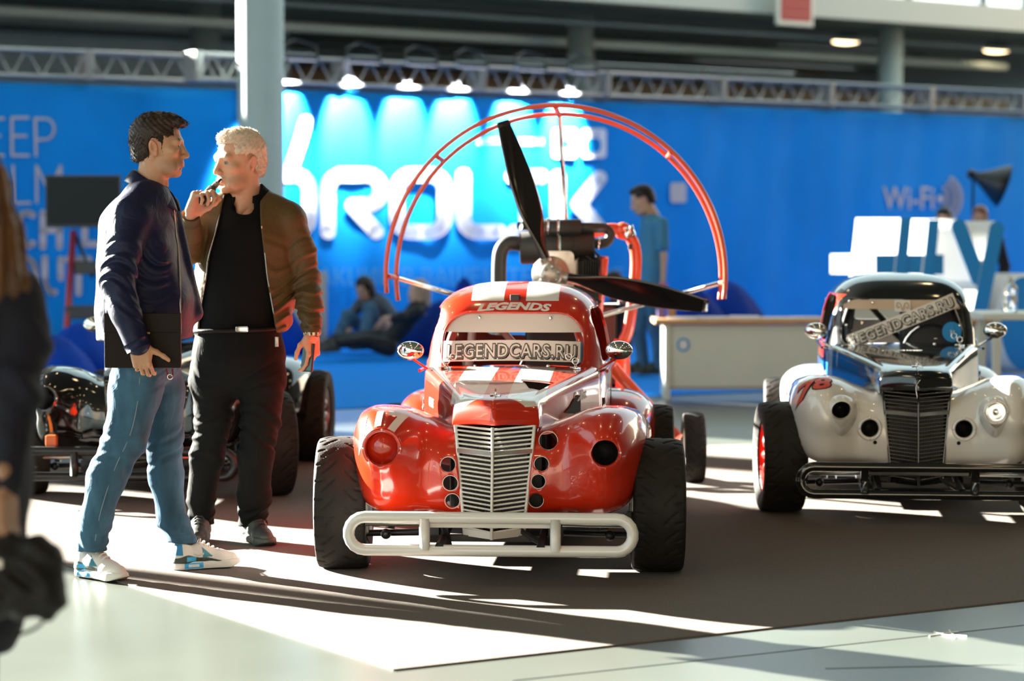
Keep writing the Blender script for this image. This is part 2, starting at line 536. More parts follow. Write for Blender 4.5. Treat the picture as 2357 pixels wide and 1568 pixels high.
# ---------------- banner walls (parallel to the front edge of the gallery)
HB = 3.0
wA, wB = G(652, 205, HB), G(2357, 270, HB)
WT = unit([wB[0] - wA[0], wB[1] - wA[1], 0]); WN = np.array([-WT[1], WT[0], 0])
def onplane(px, py, off=0.0, A=None, N=None):
    A = wA if A is None else A; N = WN if N is None else N
    r = ray(px, py); o = np.array([0, 0, CAMZ]); t = ((A + N * off - o) @ N) / (r @ N)
    return o + r * t
slab('blue_carpet', [G(560, 952), G(1700, 905), G(2700, 880), wB + WT * 4 - [0, 0, HB], wA - WT * 7 - [0, 0, HB], np.array([-10.5, 22, 0])], 0.008, M_bluecarpet,
     'bright blue carpet in front of the banner wall')
def banner(name, a, b, label, seed, mono=M_banner):
    a = np.array([a[0], a[1], 0]); b = np.array([b[0], b[1], 0]); L = np.linalg.norm(b - a); t = (b - a) / L; n = np.array([-t[1], t[0], 0])
    ph = np.random.default_rng(seed).uniform(0, 6.28, 6)
    def f(u, v):
        z = 0.02 + v * (HB - 0.02); s = u * L
        w = 0.010 * np.sin(s * 5.1 + ph[0] + 0.8 * np.sin(z * 1.3)) + 0.008 * np.sin(s * 9.7 + ph[1] - z * 0.9) + 0.012 * np.sin(s * 2.1 + z * 1.4 + ph[2])
        return a[0] + t[0] * s + n[0] * w, a[1] + t[1] * s + n[1] * w, z
    o = make(name, grid(f, int(L * 9), 24), mono); solidify(o, 0.004, 1); bake(o)
    return tag(o, label, 'banner', 'blue fabric banners hung on the truss'), a, t, n
ban_r, *_ = banner('fabric_banner', wA - WT * 0.03, wB + WT * 4, 'blue fabric banner wall with big white lettering and pools of spotlight', 1)
cA, cB = G(-200, 182, HB), G(546, 206, HB)
LT = unit([cB[0] - cA[0], cB[1] - cA[1], 0]); LN = np.array([-LT[1], LT[0], 0])
ban_l, *_ = banner('fabric_banner', cA, cB, 'plain blue fabric banner with thin pale capital letters behind the television', 2)

def ribbon(pts, w, closed=False):
    """flat stroke with round joints in pixel space"""
    pts = np.asarray(pts, float); V, F = [], []
    def add(poly):
        n = len(V); V.extend(poly); F.append(list(range(n, n + len(poly))))
    N = len(pts)
    for i in range(N if closed else N - 1):
        p, q = pts[i], pts[(i + 1) % N]; d = q - p; L = math.hypot(*d)
        if L < 1e-6: continue
        m = np.array([-d[1], d[0]]) / L * w / 2
        add([p + m, p - m, q - m, q + m])
    for p in pts:
        add([p + w / 2 * np.array([math.cos(a), -math.sin(a)]) for a in np.linspace(0, 2 * math.pi, 14, endpoint=False)])
    return np.array([(x, y, 0) for x, y in V]), F
def wall_print(name, vf, m, parent, off=-0.035, A=None, N=None):
    v = np.array([onplane(p[0], p[1], off, A, N) for p in vf[0]])
    o = make(name, (v, vf[1]), m, parent, smooth=False)
    return o
def arc(cx, cy, rx, ry, a0, a1, n=10):
    return [(cx + rx * math.cos(math.radians(a)), cy - ry * math.sin(math.radians(a))) for a in np.linspace(a0, a1, n)]
lw = 34
# big rounded capitals
wall_print('letter', ribbon([(600, 405)] + arc(678, 443, 34, 40, 90, 0) + [(712, 500)] + arc(678, 500, 34, 34, 0, -90) + [(600, 534)], lw), M_print, ban_r)
wall_print('rabbit_ear_stroke', ribbon([(705, 280), (690, 330), (668, 395)], 30), M_print, ban_r)
wall_print('letter', ribbon([(755, 534), (755, 440)] + arc(790, 438, 35, 36, 180, 90) + [(835, 402)] + arc(845, 437, 32, 35, 90, -90) + [(812, 473), (866, 534)], lw), M_print, ban_r)
wall_print('letter', ribbon(rrect(914, 1024, 402, 534, 34), lw, True), M_print, ban_r)
wall_print('letter', ribbon([(1067, 404), (1067, 500)] + arc(1098, 500, 31, 34, 180, 270) + [(1150, 534)], lw), M_print, ban_r)
wall_print('letter', ribbon([(1180, 406), (1245, 406), (1213, 406), (1213, 534), (1185, 534), (1245, 534)], lw), M_print, ban_r)
wall_print('letter', ribbon([(1284, 408), (1284, 534)], lw), M_print, ban_r)
wall_print('letter', ribbon([(1380, 410), (1332, 470), (1385, 534)], lw), M_print, ban_r)
# line of small capitals below
def split_print(txt, w, h, cx, cy, m, parent, bold=0.0, A=None, N=None):
    v, f = fit(text_mesh(txt, bold=bold), w, h)
    par = list(range(len(v)))
    def root(i):
        while par[i] != i: par[i] = par[par[i]]; i = par[i]
        return i
    for q in f:
        for j in q[1:]: par[root(j)] = root(q[0])
    isl = {}
    for q in f: isl.setdefault(root(q[0]), []).append(q)
    for fs in isl.values():
        ids = sorted({i for q in fs for i in q}); mp = {k: n for n, k in enumerate(ids)}
        wall_print('letter', (v[ids] * [1, -1, 1] + [cx, cy, 0], [[mp[i] for i in q] for q in fs]), m, parent, -0.035, A, N)
split_print('СКИДКИ И АКЦИИ В ВАШЕМ ТЕЛЕФОНЕ', 980, 52, 945, 640, M_printlight, ban_r)
# two square store buttons and the words beside them
for i, x in enumerate((1271, 1339)):
    q = rrect(x, x + 57, 296, 364, 9)
    bt = wall_print('store_button', (np.array([(p[0], p[1], 0) for p in q]), [list(range(len(q)))]), M_print, ban_r, -0.035)
    if i:
        a = np.array([(p[0], p[1], 0) for p in arc(x + 22, 334, 12, 17, 0, 360, 20)[:-1]]); b_ = a + [11, 0, 0]
        lf = np.array([(x + 30, 313, 0), (x + 38, 303, 0), (x + 40, 305, 0), (x + 33, 314, 0)])
        bite = None
        wall_print('fruit_mark', join((a, [list(range(19))]), (b_, [list(range(19))]), (lf, [[0, 1, 2, 3]])), M_banner, bt, -0.045)
    else:
        a = np.array([(x + 18, 312, 0), (x + 46, 330, 0), (x + 18, 349, 0)])
        wall_print('play_mark', (a, [[0, 1, 2]]), M_banner, bt, -0.045)
for (tx, x, w) in (('ДОСТУПНО', 1130, 64), ('в магазине', 1215, 72)):
    split_print(tx, w, 16, x, 326, M_print, ban_r)
q = rrect(1543, 1580, 421, 467, 7)
wall_print('square_sticker', (np.array([(p[0], p[1], 0) for p in q]), [list(range(len(q)))]), M_printpink, ban_r)
# Wi-Fi
split_print('Wi-Fi', 118, 52, 2091, 456, M_printpink, ban_r, 0.012)
dot = np.array([(p[0], p[1], 0) for p in arc(2165, 458, 8, 9, 0, 360, 16)[:-1]])
wf = wall_print('wifi_mark', (dot, [list(range(15))]), M_printpink, ban_r)
for k, (r, h) in enumerate(((17, 26), (33, 40), (47, 53))):
    wall_print('wifi_wave', ribbon(arc(2165, 456, r, h, -58, 58, 12), 9), M_printpink, wf)
# left banner: thin capitals, heavier ones below
TH = 6
for st in ([(8, 273), (-40, 273), (-40, 358), (8, 358)], [(-40, 313), (0, 313)],
           [(65, 271), (27, 271), (28, 358), (66, 358)], [(28, 313), (60, 313)],
           [(83, 358), (81, 273), (105, 273)] + arc(105, 297, 20, 24, 90, -90, 8) + [(82, 322)],
           [(-30, 466), (-6, 382), (15, 466)], [(-22, 440), (8, 440)], [(30, 382), (32, 468), (70, 467)],
           [(85, 466), (84, 382), (112, 440), (140, 382), (141, 466)]):
    wall_print('thin_letter', ribbon(st, TH), M_printpink, ban_l, -0.035, cA, LN)
for st in (arc(62, 528, 26, 38, 60, 300, 12), [(99, 490), (99, 568)], [(137, 490), (137, 568)], [(99, 530), (137, 530)],
           [(195, 490), (195, 562), (240, 562)], [(265, 490), (265, 562), (310, 562)],
           rrect(10, 80, 595, 672, 26).tolist() + [(10, 630)], [(103, 595), (103, 645)] + arc(122, 645, 19, 28, 180, 280, 8),
           [(140, 597), (140, 640)], [(155, 597), (205, 597)], [(181, 597), (181, 675)]):
    wall_print('letter', ribbon(st, 15), M_printpink, ban_l, -0.035, cA, LN)

# ---------------- lighting truss over the banners
def truss(name, a, t, L, label, z0=HB + 0.07, hgt=0.29):
    n = np.array([-t[1], t[0], 0])
    r = empty(name, (a[0], a[1], z0), math.atan2(t[1], t[0]), label, 'truss', 'lighting trusses above the banners')
    for yy in (-0.12, 0.12):
        for zz in (0, hgt):
            make('chord', tube([(0, yy, zz), (L, yy, zz)], 0.025, 8), M_alu, r)
    pitch = 0.36; N = int(L / pitch)
    d = make('diagonal', tube([(0, -0.12, 0), (pitch / 2, -0.12, hgt)], 0.011, 6), M_alu, r)
    d2 = make('diagonal', tube([(pitch / 2, -0.12, hgt), (pitch, -0.12, 0)], 0.011, 6), M_alu, r)
    for i in range(1, N):
        for q in (d, d2):
            c = dup(q, parent=r); c.location = (i * pitch, 0, 0)
    up = make('frame_joint', box((-0.05, -0.15, -0.03), (0.05, 0.15, hgt + 0.03), 0.01), M_alu, r, smooth=False)
    for x in np.arange(2.0, L, 2.0):
        c = dup(up, parent=r); c.location = (x, 0, 0)
    return r
tr1 = truss('lighting_truss', wA - WT * 1.2, WT, 19.0, 'long aluminium box truss carrying stage lamps above the lettered banner')
tr2 = truss('lighting_truss', cA, LT, np.linalg.norm(cB - cA) + 0.1, 'aluminium box truss above the plain banner with thin letters')
# stage lamps: a black panel on a yoke, its light thrown down on the cloth
LAMP_WHERE = ['black flood lamp on the truss beside the thick round column', 'black flood lamp on the truss above the letter R of the banner', 'black flood lamp on the truss above the letter O of the banner', 'black flood lamp on the truss above the letter L of the banner', 'black flood lamp on the truss above the top of the propeller guard', 'black flood lamp on the truss above the square store buttons of the banner']
def stage_lamp(px, i, power):
    b = onplane(px, 190, -0.40); b[2] = 3.36
    r = empty('stage_lamp', b, math.atan2(WT[1], WT[0]), LAMP_WHERE[i], 'lamp', 'stage lamps on the truss')
    h = make('lamp_head', xf(box((-0.21, -0.07, -0.03), (0.21, 0.07, 0.03), 0.012), rotx(0.25)), M_black, r, smooth=False)
    make('lens', xf(box((-0.19, -0.05, -0.034), (0.19, 0.05, -0.03)), rotx(0.25)), mat('lamp_lens', (0.8, 0.85, 1), 0.3, emit=((0.85, 0.9, 1.0), 3.0)), h, smooth=False)
    make('yoke', tube([(-0.23, 0, 0), (-0.23, 0.02, 0.12), (0, 0.12, 0.2), (0.23, 0.02, 0.12), (0.23, 0, 0)], 0.012, 6), M_black, r)
    for q in (-1, 1): make('bolt', rod((q * 0.21, 0, 0), (q * 0.245, 0, 0), 0.018, 8), M_alu, r)
    ld = bpy.data.lights.new('lamp_light', 'SPOT'); ld.energy = power; ld.spot_size = math.radians(56); ld.spot_blend = 0.6; ld.shadow_soft_size = 0.06
    ld.color = (0.93, 0.95, 1.0)
    lo = bpy.data.objects.new('lamp_light', ld); COL.objects.link(lo); lo.parent = r
    lo.location = (0, 0.0, -0.05); lo.rotation_euler = Vector((0, 0.56, -0.83)).to_track_quat('-Z', 'Y').to_euler()
for i, px in enumerate((692, 838, 970, 1086, 1222, 1342)): stage_lamp(px, i, 2600.0)

# ---------------- gallery behind: fascia, columns, ducts, back wall
OFF_F = 6.0
def long_box(name, px_y, off, hpx, depth, m, kind='structure', label=None, cat=None, L=70):
    """a straight member parallel to the banner wall through pixel px_y (its lower edge)"""
    p = onplane(px_y[0], px_y[1], off); q = onplane(px_y[0], px_y[1] - hpx, off)
    a = p - WT * 34; o = make(name, box((0, 0, 0), (L, depth, q[2] - p[2])), m, smooth=False)
    o.location = a; o.rotation_euler = (0, 0, math.atan2(WT[1], WT[0])); tag(o, label, cat, kind=kind); return o
fb = onplane(2357, 72, OFF_F)
o = long_box('beam_gallery', (2357, 72), OFF_F, 54, 0.5, M_fascia, label='pale fascia beam of the gallery floor')
GZ = fb[2]; XLW = -11.0
cb = fb - WT * 34
o = make('ceiling_gallery', box((0, 0.5, 0.25), (70, 30, 0.4)), M_ceil, smooth=False); o.location = cb; o.rotation_euler = (0, 0, math.atan2(WT[1], WT[0])); tag(o, kind='structure'); o.data.materials[0] = mat('gallery_ceiling', (.30, .36, .38), .9)
bw = wA + WN * 27
o = make('wall_gallery', box((-40, 0, 0), (45, 0.3, GZ + 0.3)), M_slat, smooth=False); o.location = (bw[0], bw[1], 0); o.rotation_euler = (0, 0, math.atan2(WT[1], WT[0])); tag(o, kind='structure')
sl = make('slat', box((0, -0.06, 0), (80, 0, 0.16), 0.01), M_slat, o, smooth=False); sl.location = (-37, 0, 0.4)
for i in range(1, 15):
    c = dup(sl, parent=o); c.location = (-37, 0, 0.4 + i * 0.36)
lb = onplane(0, 150, 16)
o = make('wall_side', box((-14, 0, 0), (6.1, 0.3, GZ + 0.2)), M_paleblue, smooth=False); o.location = (lb[0], lb[1], 0); o.rotation_euler = (0, 0, math.atan2(WT[1], WT[0])); tag(o, kind='structure')
def pipe(px_y, off, dia_px, m, name, label, i):
    p = onplane(px_y[0], px_y[1], off); s = np.linalg.norm(p - [0, 0, CAMZ]) / FPX
    o = make(name, tube([p - WT * max(0.5, (p[0] - XLW) / WT[0] - 0.3), p + WT * 22], dia_px * s / 2, 10), m); tag(o, label, 'pipe')
pipe((0, 24), 9, 24, M_pipe_l, 'ventilation_duct', 'thick pale duct running under the gallery ceiling', 0)
pipe((0, -32), 8, 12, M_pipe_m, 'service_pipe', 'blue grey pipe just behind the fascia beam', 1)
pipe((0, 2), 13, 9, M_pipe_d, 'service_pipe', 'thin dark pipe between two pale ducts', 2)
pipe((0, 62), 15, 16, M_pipe_d, 'service_pipe', 'thick dark pipe below the pale duct', 3)
pipe((0, 82), 20, 9, M_pipe_m, 'service_pipe', 'thin grey pipe low under the gallery near the back wall', 4)
pipe((0, -58), 7.2, 9, M_pipe_d, 'service_pipe', 'dark conduit fixed beside the fascia beam', 5)
for k, (px, wpx, off, z1) in enumerate(((601, 106, -0.55, 9.0), (475, 68, 11.0, GZ + 0.3), (1335, 60, 8.5, GZ + 0.3), (2048, 56, 6.9, GZ + 0.3))):
    p = onplane(px, 300, off); s = p[1] / FPX * wpx / 2
    o = make('column_%d' % (k + 1), lathe([(s * 1.04, 0), (s * 1.04, 0.15), (s, 0.16), (s, z1), (0.01, z1)], 40), M_column); o.location = (p[0], p[1], 0); tag(o, kind='structure')
# lamps below the gallery
for k, (px, py, off) in enumerate(((1947, 95, 10), (2295, 115, 8.5))):
    p = onplane(px, py, off)
    r = empty('gallery_lamp', p, 0, ('warm round ceiling lamp glowing beside the slim gallery column', 'warm round ceiling lamp glowing above the truss beyond the slim gallery column')[k], 'lamp', 'warm lamps under the gallery')
    make('diffuser', sph((0, 0, 0), (0.27, 0.27, 0.06)), mat('gallery_lamp_glow', (1, .8, .5), 0.5, emit=((1.0, 0.74, 0.42), 6.0)), r)
    make('housing', lathe([(0.29, 0.0), (0.29, 0.08), (0.2, 0.14), (0.01, 0.14)], 24), M_pipe_d, r)
    make('stem', rod((0, 0, 0.13), (0, 0, max(GZ + 0.25 - p[2], 0.2)), 0.015), M_pipe_d, r)
# red sign hung at the fascia
p = onplane(1828, 60, 5.7); q = onplane(1869, 60, 5.7); w2 = np.linalg.norm(q - p)
r = empty('hanging_sign', p, math.atan2(WT[1], WT[0]), 'red rectangular sign in a white frame hung on the fascia beam', 'sign')
make('frame', box((-w2, -0.04, 0), (w2, 0.04, 1.1), 0.02), M_white, r, smooth=False)
make('red_panel', box((-w2 * 0.84, -0.05, 0.08), (w2 * 0.84, -0.03, 1.03)), mat('sign_red', (0.36, 0.02, 0.03), 0.5), r, smooth=False)
for i in range(5): make('text_line', box((-w2 * 0.7, -0.054, 0.2 + i * 0.16), (w2 * 0.7, -0.05, 0.22 + i * 0.16)), mat('sign_pale_red', (0.5, 0.12, 0.1), 0.6), r, smooth=False)
# brown scaffold bars on the back wall at the right
for k, (a, b) in enumerate((((1620, 162), (1620, 200)), ((1700, 168), (1700, 204)), ((1620, 152), (1900, 168)))):
    p, q = onplane(*a, 18), onplane(*b, 18)
    tag(make('scaffold_bar', tube([p, q], 0.05, 8), mat('rust_paint', (0.35, 0.17, 0.05), 0.6)), ('upright orange scaffold bar under the end of the level rail', 'upright orange scaffold bar under the middle of the level rail', 'level orange scaffold rail below the gallery')[k], 'bar', 'scaffold bars below the gallery')
# bright upper level above the fascia at the right: shop windows
p = onplane(1900, 10, OFF_F + 4); 
o = make('window_1', box((0, 0, 0), (26, 0.1, 2.6)), mat('lit_shop_window', (0.8, 0.85, 0.8), 0.3, emit=((0.85, 1.0, 0.95), 1.1), noise=(3, 0.5)), smooth=False)
o.location = (p[0], p[1], GZ + 0.45); o.rotation_euler = (0, 0, math.atan2(WT[1], WT[0])); tag(o, kind='structure')
mu = make('mullion', box((0, -0.1, 0), (0.12, 0, 2.6)), M_pipe_d, o, smooth=False)
for i in range(1, 14):
    c = dup(mu, parent=o); c.location = (i * 1.9 + (i % 3) * 0.3, 0, 0)

# ---------------- shell of the main hall (daylight enters through the tall glazing on the left)
HZ, XL = 12.0, -11.0
tag(make('ceiling', box((XL - 0.3, -16, HZ), (24, 24, HZ + 0.3)), M_ceil, smooth=False), kind='structure')
tag(make('wall_right', box((24, -16, 0), (24.3, 60, HZ)), M_wall, smooth=False), kind='structure')
tag(make('wall_front', box((XL - 0.3, -16.3, 0), (24, -16, HZ)), M_wall, smooth=False), kind='structure')
solid = [(19.8, 21.3), (23.4, 24.0), (25.6, 28.7), (29.4, 32.0), (34.3, 62.0)]      # unseen wall runs, placed and heightened to block the sun
gl = make('wall_left', join(box((XL - 0.3, -16, 0), (XL, 62, 0.5)), box((XL - 0.3, -16, HZ - 0.6), (XL, 62, HZ)), *[box((XL - 0.3, a, 0.5), (XL, b, HZ - 0.6 if a < 25 else 26.0)) for a, b in solid],
    *[box((XL - 0.3, a, c), (XL, b, d)) for a, b, c, d in ((28.7, 29.4, 0.5, 4.95), (28.7, 29.4, 5.75, 26), (32.0, 34.3, 0.5, 6.15), (32.0, 34.3, 7.6, 26))]), M_wall, smooth=False)  # gaps shaped so sun reaches letters and counter; extra height added to block it
tag(gl, kind='structure')
mu = make('mullion', box((XL - 0.2, -0.06, 0.5), (XL, 0.06, HZ - 0.6)), M_pipe_m, gl, smooth=False); mu.location = (0, -13, 0)
for y in (-10, -7, -4, -1, 2, 5, 8, 11, 14, 17):
    c = dup(mu, parent=gl); c.location = (0, y, 0)
tz = make('transom', box((XL - 0.15, -16, -0.05), (XL, 29, 0.05)), M_pipe_m, gl, smooth=False); tz.location = (0, 0, 3.4)
# high-bay lamps over the hall
n = 0
lamp0 = None
for x in (-7, -1.5, 4, 10, 17):
    for y in (-11, -5, 1, 7, 13, 19):
        if lamp0 is None:
            lamp0 = empty('high_bay_lamp', (x, y, 9.6), 0, 'round high-bay lamp hanging from the hall ceiling', 'lamp', 'high-bay lamps over the hall')
            make('reflector', lathe([(0.05, 0.42), (0.08, 0.3), (0.27, 0.02), (0.28, 0.0)], 20), M_pipe_m, lamp0)
            make('bulb_disc', lathe([(0.001, 0.03), (0.24, 0.03)], 20), M_warm, lamp0)
            make('cable', rod((0, 0, 0.4), (0, 0, 2.42), 0.012, 6), M_black, lamp0)
        else:
            c = dup_tree(lamp0); c.location = (x, y, 9.6)
# ================================================================ small vintage-bodied race cars
def paint(name, col, rough=0.22, metal=0.0, stripes=None, flake=True, coat=0.8):
    """glossy car paint; stripes = list of (colour, xmin, xmax, ymin, ymax, zmin, zmax, mirrored)"""
    m = mat(name, col, rough, metal, coat=coat, bump=(900, 0.012) if flake else None)
    nt = m.node_tree; b = nt.nodes['Principled BSDF']
    if stripes:
        tc = nt.nodes.new('ShaderNodeTexCoord'); sp = nt.nodes.new('ShaderNodeSeparateXYZ'); nt.links.new(tc.outputs['Object'], sp.inputs[0])
        ab = nt.nodes.new('ShaderNodeMath'); ab.operation = 'ABSOLUTE'; nt.links.new(sp.outputs['X'], ab.inputs[0])
        prev = None
        for (c, x0, x1, y0, y1, z0, z1, mir) in stripes:
            acc = None
            for out, lo, hi in ((ab.outputs[0] if mir else sp.outputs['X'], x0, x1), (sp.outputs['Y'], y0, y1), (sp.outputs['Z'], z0, z1)):
                for op, val in (('GREATER_THAN', lo), ('LESS_THAN', hi)):
                    if val is None: continue
                    q = nt.nodes.new('ShaderNodeMath'); q.operation = op; nt.links.new(out, q.inputs[0]); q.inputs[1].default_value = val
                    if acc is None: acc = q.outputs[0]
                    else:
                        w = nt.nodes.new('ShaderNodeMath'); w.operation = 'MULTIPLY'; nt.links.new(acc, w.inputs[0]); nt.links.new(q.outputs[0], w.inputs[1]); acc = w.outputs[0]
            mx = nt.nodes.new('ShaderNodeMix'); mx.data_type = 'RGBA'
            nt.links.new(acc, mx.inputs['Factor'])
            if prev is None: mx.inputs['A'].default_value = (*col, 1)
            else: nt.links.new(prev, mx.inputs['A'])
            mx.inputs['B'].default_value = (*c, 1); prev = mx.outputs['Result']
        nt.links.new(prev, b.inputs['Base Color'])
    return m
M_tyre = mat('tyre_rubber', (0.014, 0.0115, 0.0095), 0.7, noise=(7, 0.35), bump=(160, 0.12), spec=.25)
M_tyregrv = mat('tyre_side', (0.018, 0.017, 0.016), 0.55, bump=(90, 0.1))
M_steel = mat('brushed_steel', (0.42, 0.42, 0.40), 0.32, metal=0.9, noise=(12, 0.2))
M_dark = mat('dark_steel', (0.03, 0.03, 0.032), 0.4, metal=0.6, noise=(8, 0.3))
M_rubber = mat('matte_rubber', (0.015, 0.015, 0.015), 0.8, bump=(60, 0.1))
M_glass = mat('windscreen_plastic', (0.95, 0.97, 0.97), 0.04, trans=1.0, spec=0.5)
M_glass.node_tree.nodes['Principled BSDF'].inputs['IOR'].default_value = 1.05
M_glass.node_tree.nodes['Principled BSDF'].inputs['Coat Weight'].default_value = 0.5
M_wht = mat('white_paint', (0.74, 0.72, 0.68), 0.3, coat=0.6)
M_plate = mat('white_sign_vinyl', (0.72, 0.66, 0.60), 0.45)
M_ink = mat('black_ink', (0.012, 0.012, 0.012), 0.7, spec=.08)
M_seat = mat('black_vinyl', (0.02, 0.02, 0.02), 0.5, bump=(60, 0.1))

TR, TW = 0.277, 0.108        # tyre radius and half width
def tyre_mesh():
    na, nw = 420, 33
    s = np.linspace(-1, 1, nw)
    prof_w, prof_r = [], []
    # side wall - shoulder - tread - shoulder - side wall
    side = [(-0.84, 0.175), (-0.97, 0.205), (-1.0, 0.235), (-0.97, 0.257)]
    tread = [(w, TR - 0.011 * abs(w / 0.92) ** 3.5) for w in np.linspace(-0.92, 0.92, 27)]
    pr = side + tread + [(-w, r) for w, r in side[::-1]]
    pr = np.array(pr); a = np.linspace(0, 2 * np.pi, na, endpoint=False)
    A, Wd = np.meshgrid(a, pr[:, 0], indexing='ij'); R = np.broadcast_to(pr[:, 1], A.shape).copy()
    N = 22
    aw = np.abs(Wd); sgn = np.sign(Wd)
    ph = (A * N / (2 * np.pi) + 0.5 * (sgn > 0) + 1.35 * aw ** 0.8) % 1.0
    g1 = (np.abs(ph - 0.5) < 0.075) & (aw > 0.16) & (aw < 0.66)
    ph2 = (A * N / (2 * np.pi) + 0.25 + 0.5 * (sgn > 0) + 0.25 * aw) % 1.0
    g2 = (np.abs(ph2 - 0.5) < 0.065) & (aw > 0.60) & (aw < 0.9)
    R = R - np.where(g1 | g2, 0.006, 0.0)
    x = Wd * TW; y = R * np.cos(A); z = R * np.sin(A)
    v = np.stack([x, y, z], -1).reshape(-1, 3); m = len(pr); F = []
    for i in range(na):
        k = (i + 1) % na
        for j in range(m - 1): F.append([i * m + j, i * m + j + 1, k * m + j + 1, k * m + j])
    return v, F
TYRE = None
def rim_parts(m, mb):
    """pressed steel wheel, outer face at +x"""
    bar = lathe([(0.178, -0.085), (0.17, -0.08), (0.158, -0.06), (0.150, 0.0), (0.158, 0.05), (0.17, 0.08), (0.181, 0.088), (0.181, 0.08)], 40, 'x')
    sp = []
    for i in range(8):
        t = i * math.pi / 4
        p = np.array([[0.04, 0.05 * math.cos(t), 0.05 * math.sin(t)], [0.055, 0.1 * math.cos(t), 0.1 * math.sin(t)], [0.03, 0.155 * math.cos(t), 0.155 * math.sin(t)]])
        sp.append(tube(catmull(p, 4), [0.026] * 9, 8))
    hub = lathe([(0.001, 0.075), (0.03, 0.075), (0.034, 0.06), (0.07, 0.05), (0.075, 0.03), (0.07, -0.03), (0.001, -0.03)], 24, 'x')
    return bar, sp, hub
RIMD = rim_parts(None, None)
WHEELS = {}
def wheel(parent, loc, side, steer, rim_mat, key, r=1.0, wmul=1.0):
    """a wheel is a part; its tyre, rim and spokes are sub-parts"""
    global TYRE
    if TYRE is None:
        TYRE = bpy.data.meshes.new('tyre'); v, f = tyre_mesh(); TYRE.from_pydata(v.tolist(), [], f)
        TYRE.polygons.foreach_set('use_smooth', [True] * len(TYRE.polygons)); TYRE.materials.append(M_tyre)
    if key not in WHEELS:
        o = make('wheel', RIMD[0], rim_mat); sp = [make('spoke', q, rim_mat) for q in RIMD[1]]; hb = make('hub', RIMD[2], M_steel)
        WHEELS[key] = (o.data, [q.data for q in sp], hb.data)
        for q in [o, hb] + sp: bpy.data.objects.remove(q)
    bar, sp, hb = WHEELS[key]
    w = bpy.data.objects.new('wheel', bar); COL.objects.link(w); w.parent = parent; w.location = loc
    w.rotation_euler = (0, 0, steer if side > 0 else math.pi + steer); w.scale = (wmul, r, r)
    for nm, dat in [('tyre', TYRE), ('hub', hb)] + [('spoke', q) for q in sp]:
        c = bpy.data.objects.new(nm, dat); COL.objects.link(c); c.parent = w
    return w
# ---- body surfaces in car space: x across, y backwards from the front axle, z up
CAB_W = [(0.30, .395), (.60, .418), (.80, .418), (.90, .408), (1.0, .386), (1.06, .360), (1.10, .325), (1.13, .278), (1.15, .222), (1.162, .158), (1.168, .085), (1.17, .004)]
CAB_F = [(0.30, .62), (.60, .64), (.78, .70), (.80, .72), (.90, .775), (1.0, .835), (1.06, .885), (1.10, .94), (1.13, 1.0), (1.15, 1.06), (1.162, 1.12), (1.168, 1.18), (1.17, 1.25)]
CAB_R = [(0.30, 2.25), (.45, 2.30), (.60, 2.24), (.75, 2.08), (.90, 1.9), (1.0, 1.77), (1.06, 1.68), (1.10, 1.60), (1.13, 1.52), (1.15, 1.45), (1.162, 1.38), (1.168, 1.32), (1.17, 1.26)]
def cab_y(x, z, off=0.0, n=4.2):
    w = smooth_interp(CAB_W, z) + off; f = smooth_interp(CAB_F, z) - off; r = smooth_interp(CAB_R, z) + off
    c, h = (f + r) / 2, (r - f) / 2
    return c - h * np.maximum(1 - np.abs(np.clip(x / w, -1, 1)) ** n, 0) ** (1 / n)
def cab_shell():
    n = 4.2
    zs = np.concatenate([np.linspace(.30, 1.0, 22), 1.17 - 0.17 * np.linspace(1, 0, 22)[1:] ** 1.8])
    na = 72
    a = np.linspace(0, 2 * np.pi, na, endpoint=False)
    ca, sa = np.cos(a), np.sin(a)
    sx = np.sign(ca) * np.abs(ca) ** (2 / n); sy = np.sign(sa) * np.abs(sa) ** (2 / n)
    V = []
    for z in zs:
        w = smooth_interp(CAB_W, z); f = smooth_interp(CAB_F, z); r = smooth_interp(CAB_R, z)
        V.append(np.stack([sx * w, (f + r) / 2 + sy * (r - f) / 2, np.full(na, z)], -1))
    V = np.vstack(V); F = []
    for i in range(len(zs) - 1):
        for j in range(na):
            k = (j + 1) % na; F.append([i * na + j, i * na + k, (i + 1) * na + k, (i + 1) * na + j])
    F.append([(len(zs) - 1) * na + j for j in range(na)])
    return V, F
